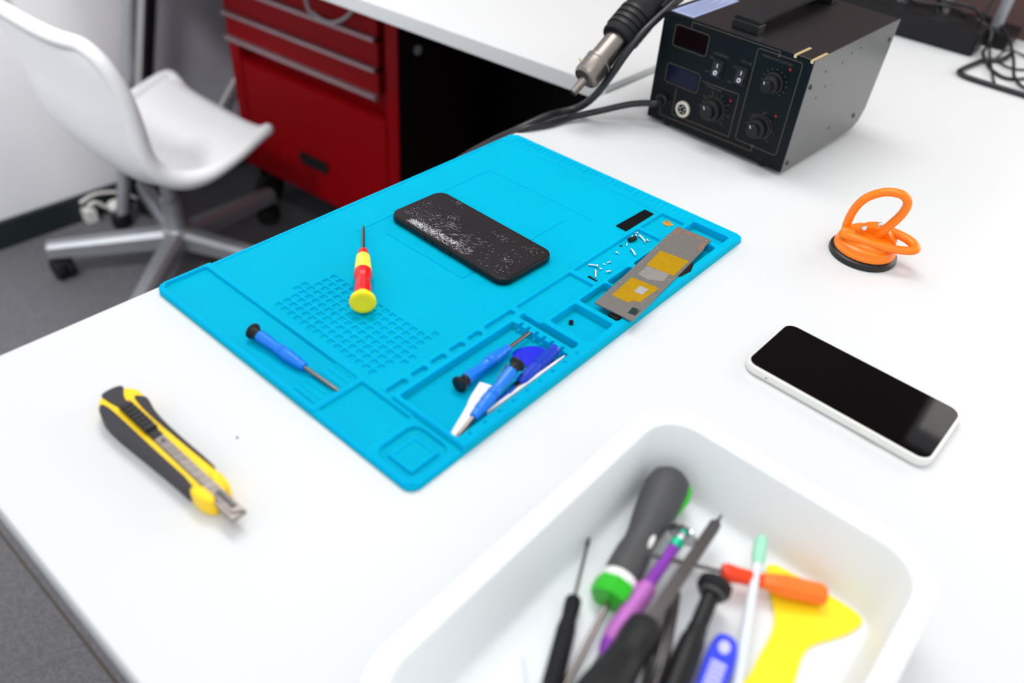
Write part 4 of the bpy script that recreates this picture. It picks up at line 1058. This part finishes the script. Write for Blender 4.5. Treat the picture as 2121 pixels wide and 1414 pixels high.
#@@CAM
# ------------------------------------------------------------------ light
sc = bpy.context.scene
w = bpy.data.worlds.new('room_daylight'); sc.world = w; w.use_nodes = True
bg = w.node_tree.nodes['Background']; bg.inputs['Color'].default_value = (0.93, 0.96, 1.0, 1); bg.inputs['Strength'].default_value = 1.12
def lamp(name, loc, size, energy, color, rot=(0, 0, 0)):
    la = bpy.data.lights.new(name, 'AREA'); la.shape = 'RECTANGLE'; la.size = size[0] * S; la.size_y = size[1] * S; la.energy = energy; la.color = color
    lo = bpy.data.objects.new(name, la); COL.objects.link(lo); lo.location = (loc[0] * S, loc[1] * S, (loc[2] + DESK) * S); lo.rotation_euler = rot
def ceiling_lamp(x, y, sx, sy, e, label):
    t = thing('ceiling_light', label, 'ceiling light', (x, y, 1880), 'ceiling light panels')
    link('frame', MB().box(x - sx / 2 - 20, y - sy / 2 - 20, 1880, x + sx / 2 + 20, y + sy / 2 + 20, 1920), M['white_wall'], t, 0)
    lamp('ceiling_lamp', (x, y, 1876), (sx, sy), e, (1, .985, .97))
ceiling_lamp(-400, 680, 1200, 600, 23, 'white ceiling light panel above the second desk')
ceiling_lamp(700, -300, 1200, 600, 8, 'white ceiling light panel above the near desk end')
# added spotlight, no such fixture known, to brighten the wall and the chair
p0, p1 = Vector((-350, -800, 1500)), Vector((-1260, 380, -330))
T = axisT(p0, p1)
t = thing('added_spotlight', 'added unseen spotlight brightening the swivel chair and wall', 'spotlight', tuple(p0))
link('added_spot_body', MB().lathe([(60, -200), (90, -190), (95, -20), (170, -6), (170, -4), (60, -8)], T, 24), M['white_wall'], t)
la = bpy.data.lights.new('added_fill_lamp', 'AREA'); la.shape = 'DISK'; la.size = 0.32; la.energy = 4.1; la.color = (.99, .99, 1.0); la.spread = math.radians(64)
lo = bpy.data.objects.new('added_fill_lamp', la); COL.objects.link(lo)
R3 = T.to_3x3() @ Matrix.Rotation(PI, 3, 'X')
lo.matrix_world = Matrix.Translation(Vector((p0.x * S, p0.y * S, (p0.z + DESK) * S))) @ R3.to_4x4()
# ------------------------------------------------------------------ camera
cam = bpy.data.cameras.new('camera'); co = bpy.data.objects.new('camera', cam); COL.objects.link(co)
cam.sensor_fit = 'HORIZONTAL'; cam.sensor_width = 36.0; cam.lens = 1628.806 / 2121 * 36.0
Rm = ((0.75278389, 0.65375344, 0.07696011), (0.46357017, -0.44349017, -0.76708485), (-0.4673533, 0.61312553, -0.63691284))
mw = Matrix(((Rm[0][0], -Rm[1][0], -Rm[2][0], 0.535554), (Rm[0][1], -Rm[1][1], -Rm[2][1], -0.220435), (Rm[0][2], -Rm[1][2], -Rm[2][2], 0.397915 + DESK * S), (0, 0, 0, 1)))
co.matrix_world = mw
cam.clip_start = 0.02; cam.clip_end = 30
fwd = Vector(Rm[2]); tgt = Vector((230, 320, 8)) * S
cam.dof.use_dof = True
cam.dof.focus_distance = (tgt - Vector((.535554, -.220435, .397915))).dot(fwd)
cam.dof.aperture_fstop = cam.lens / 9.0
sc.camera = co
sc.view_settings.view_transform = 'Standard'
sc.view_settings.look = 'None'
sc.view_settings.gamma = 1.0
sc.view_settings.use_curve_mapping = False
sc.view_settings.exposure = -0.09
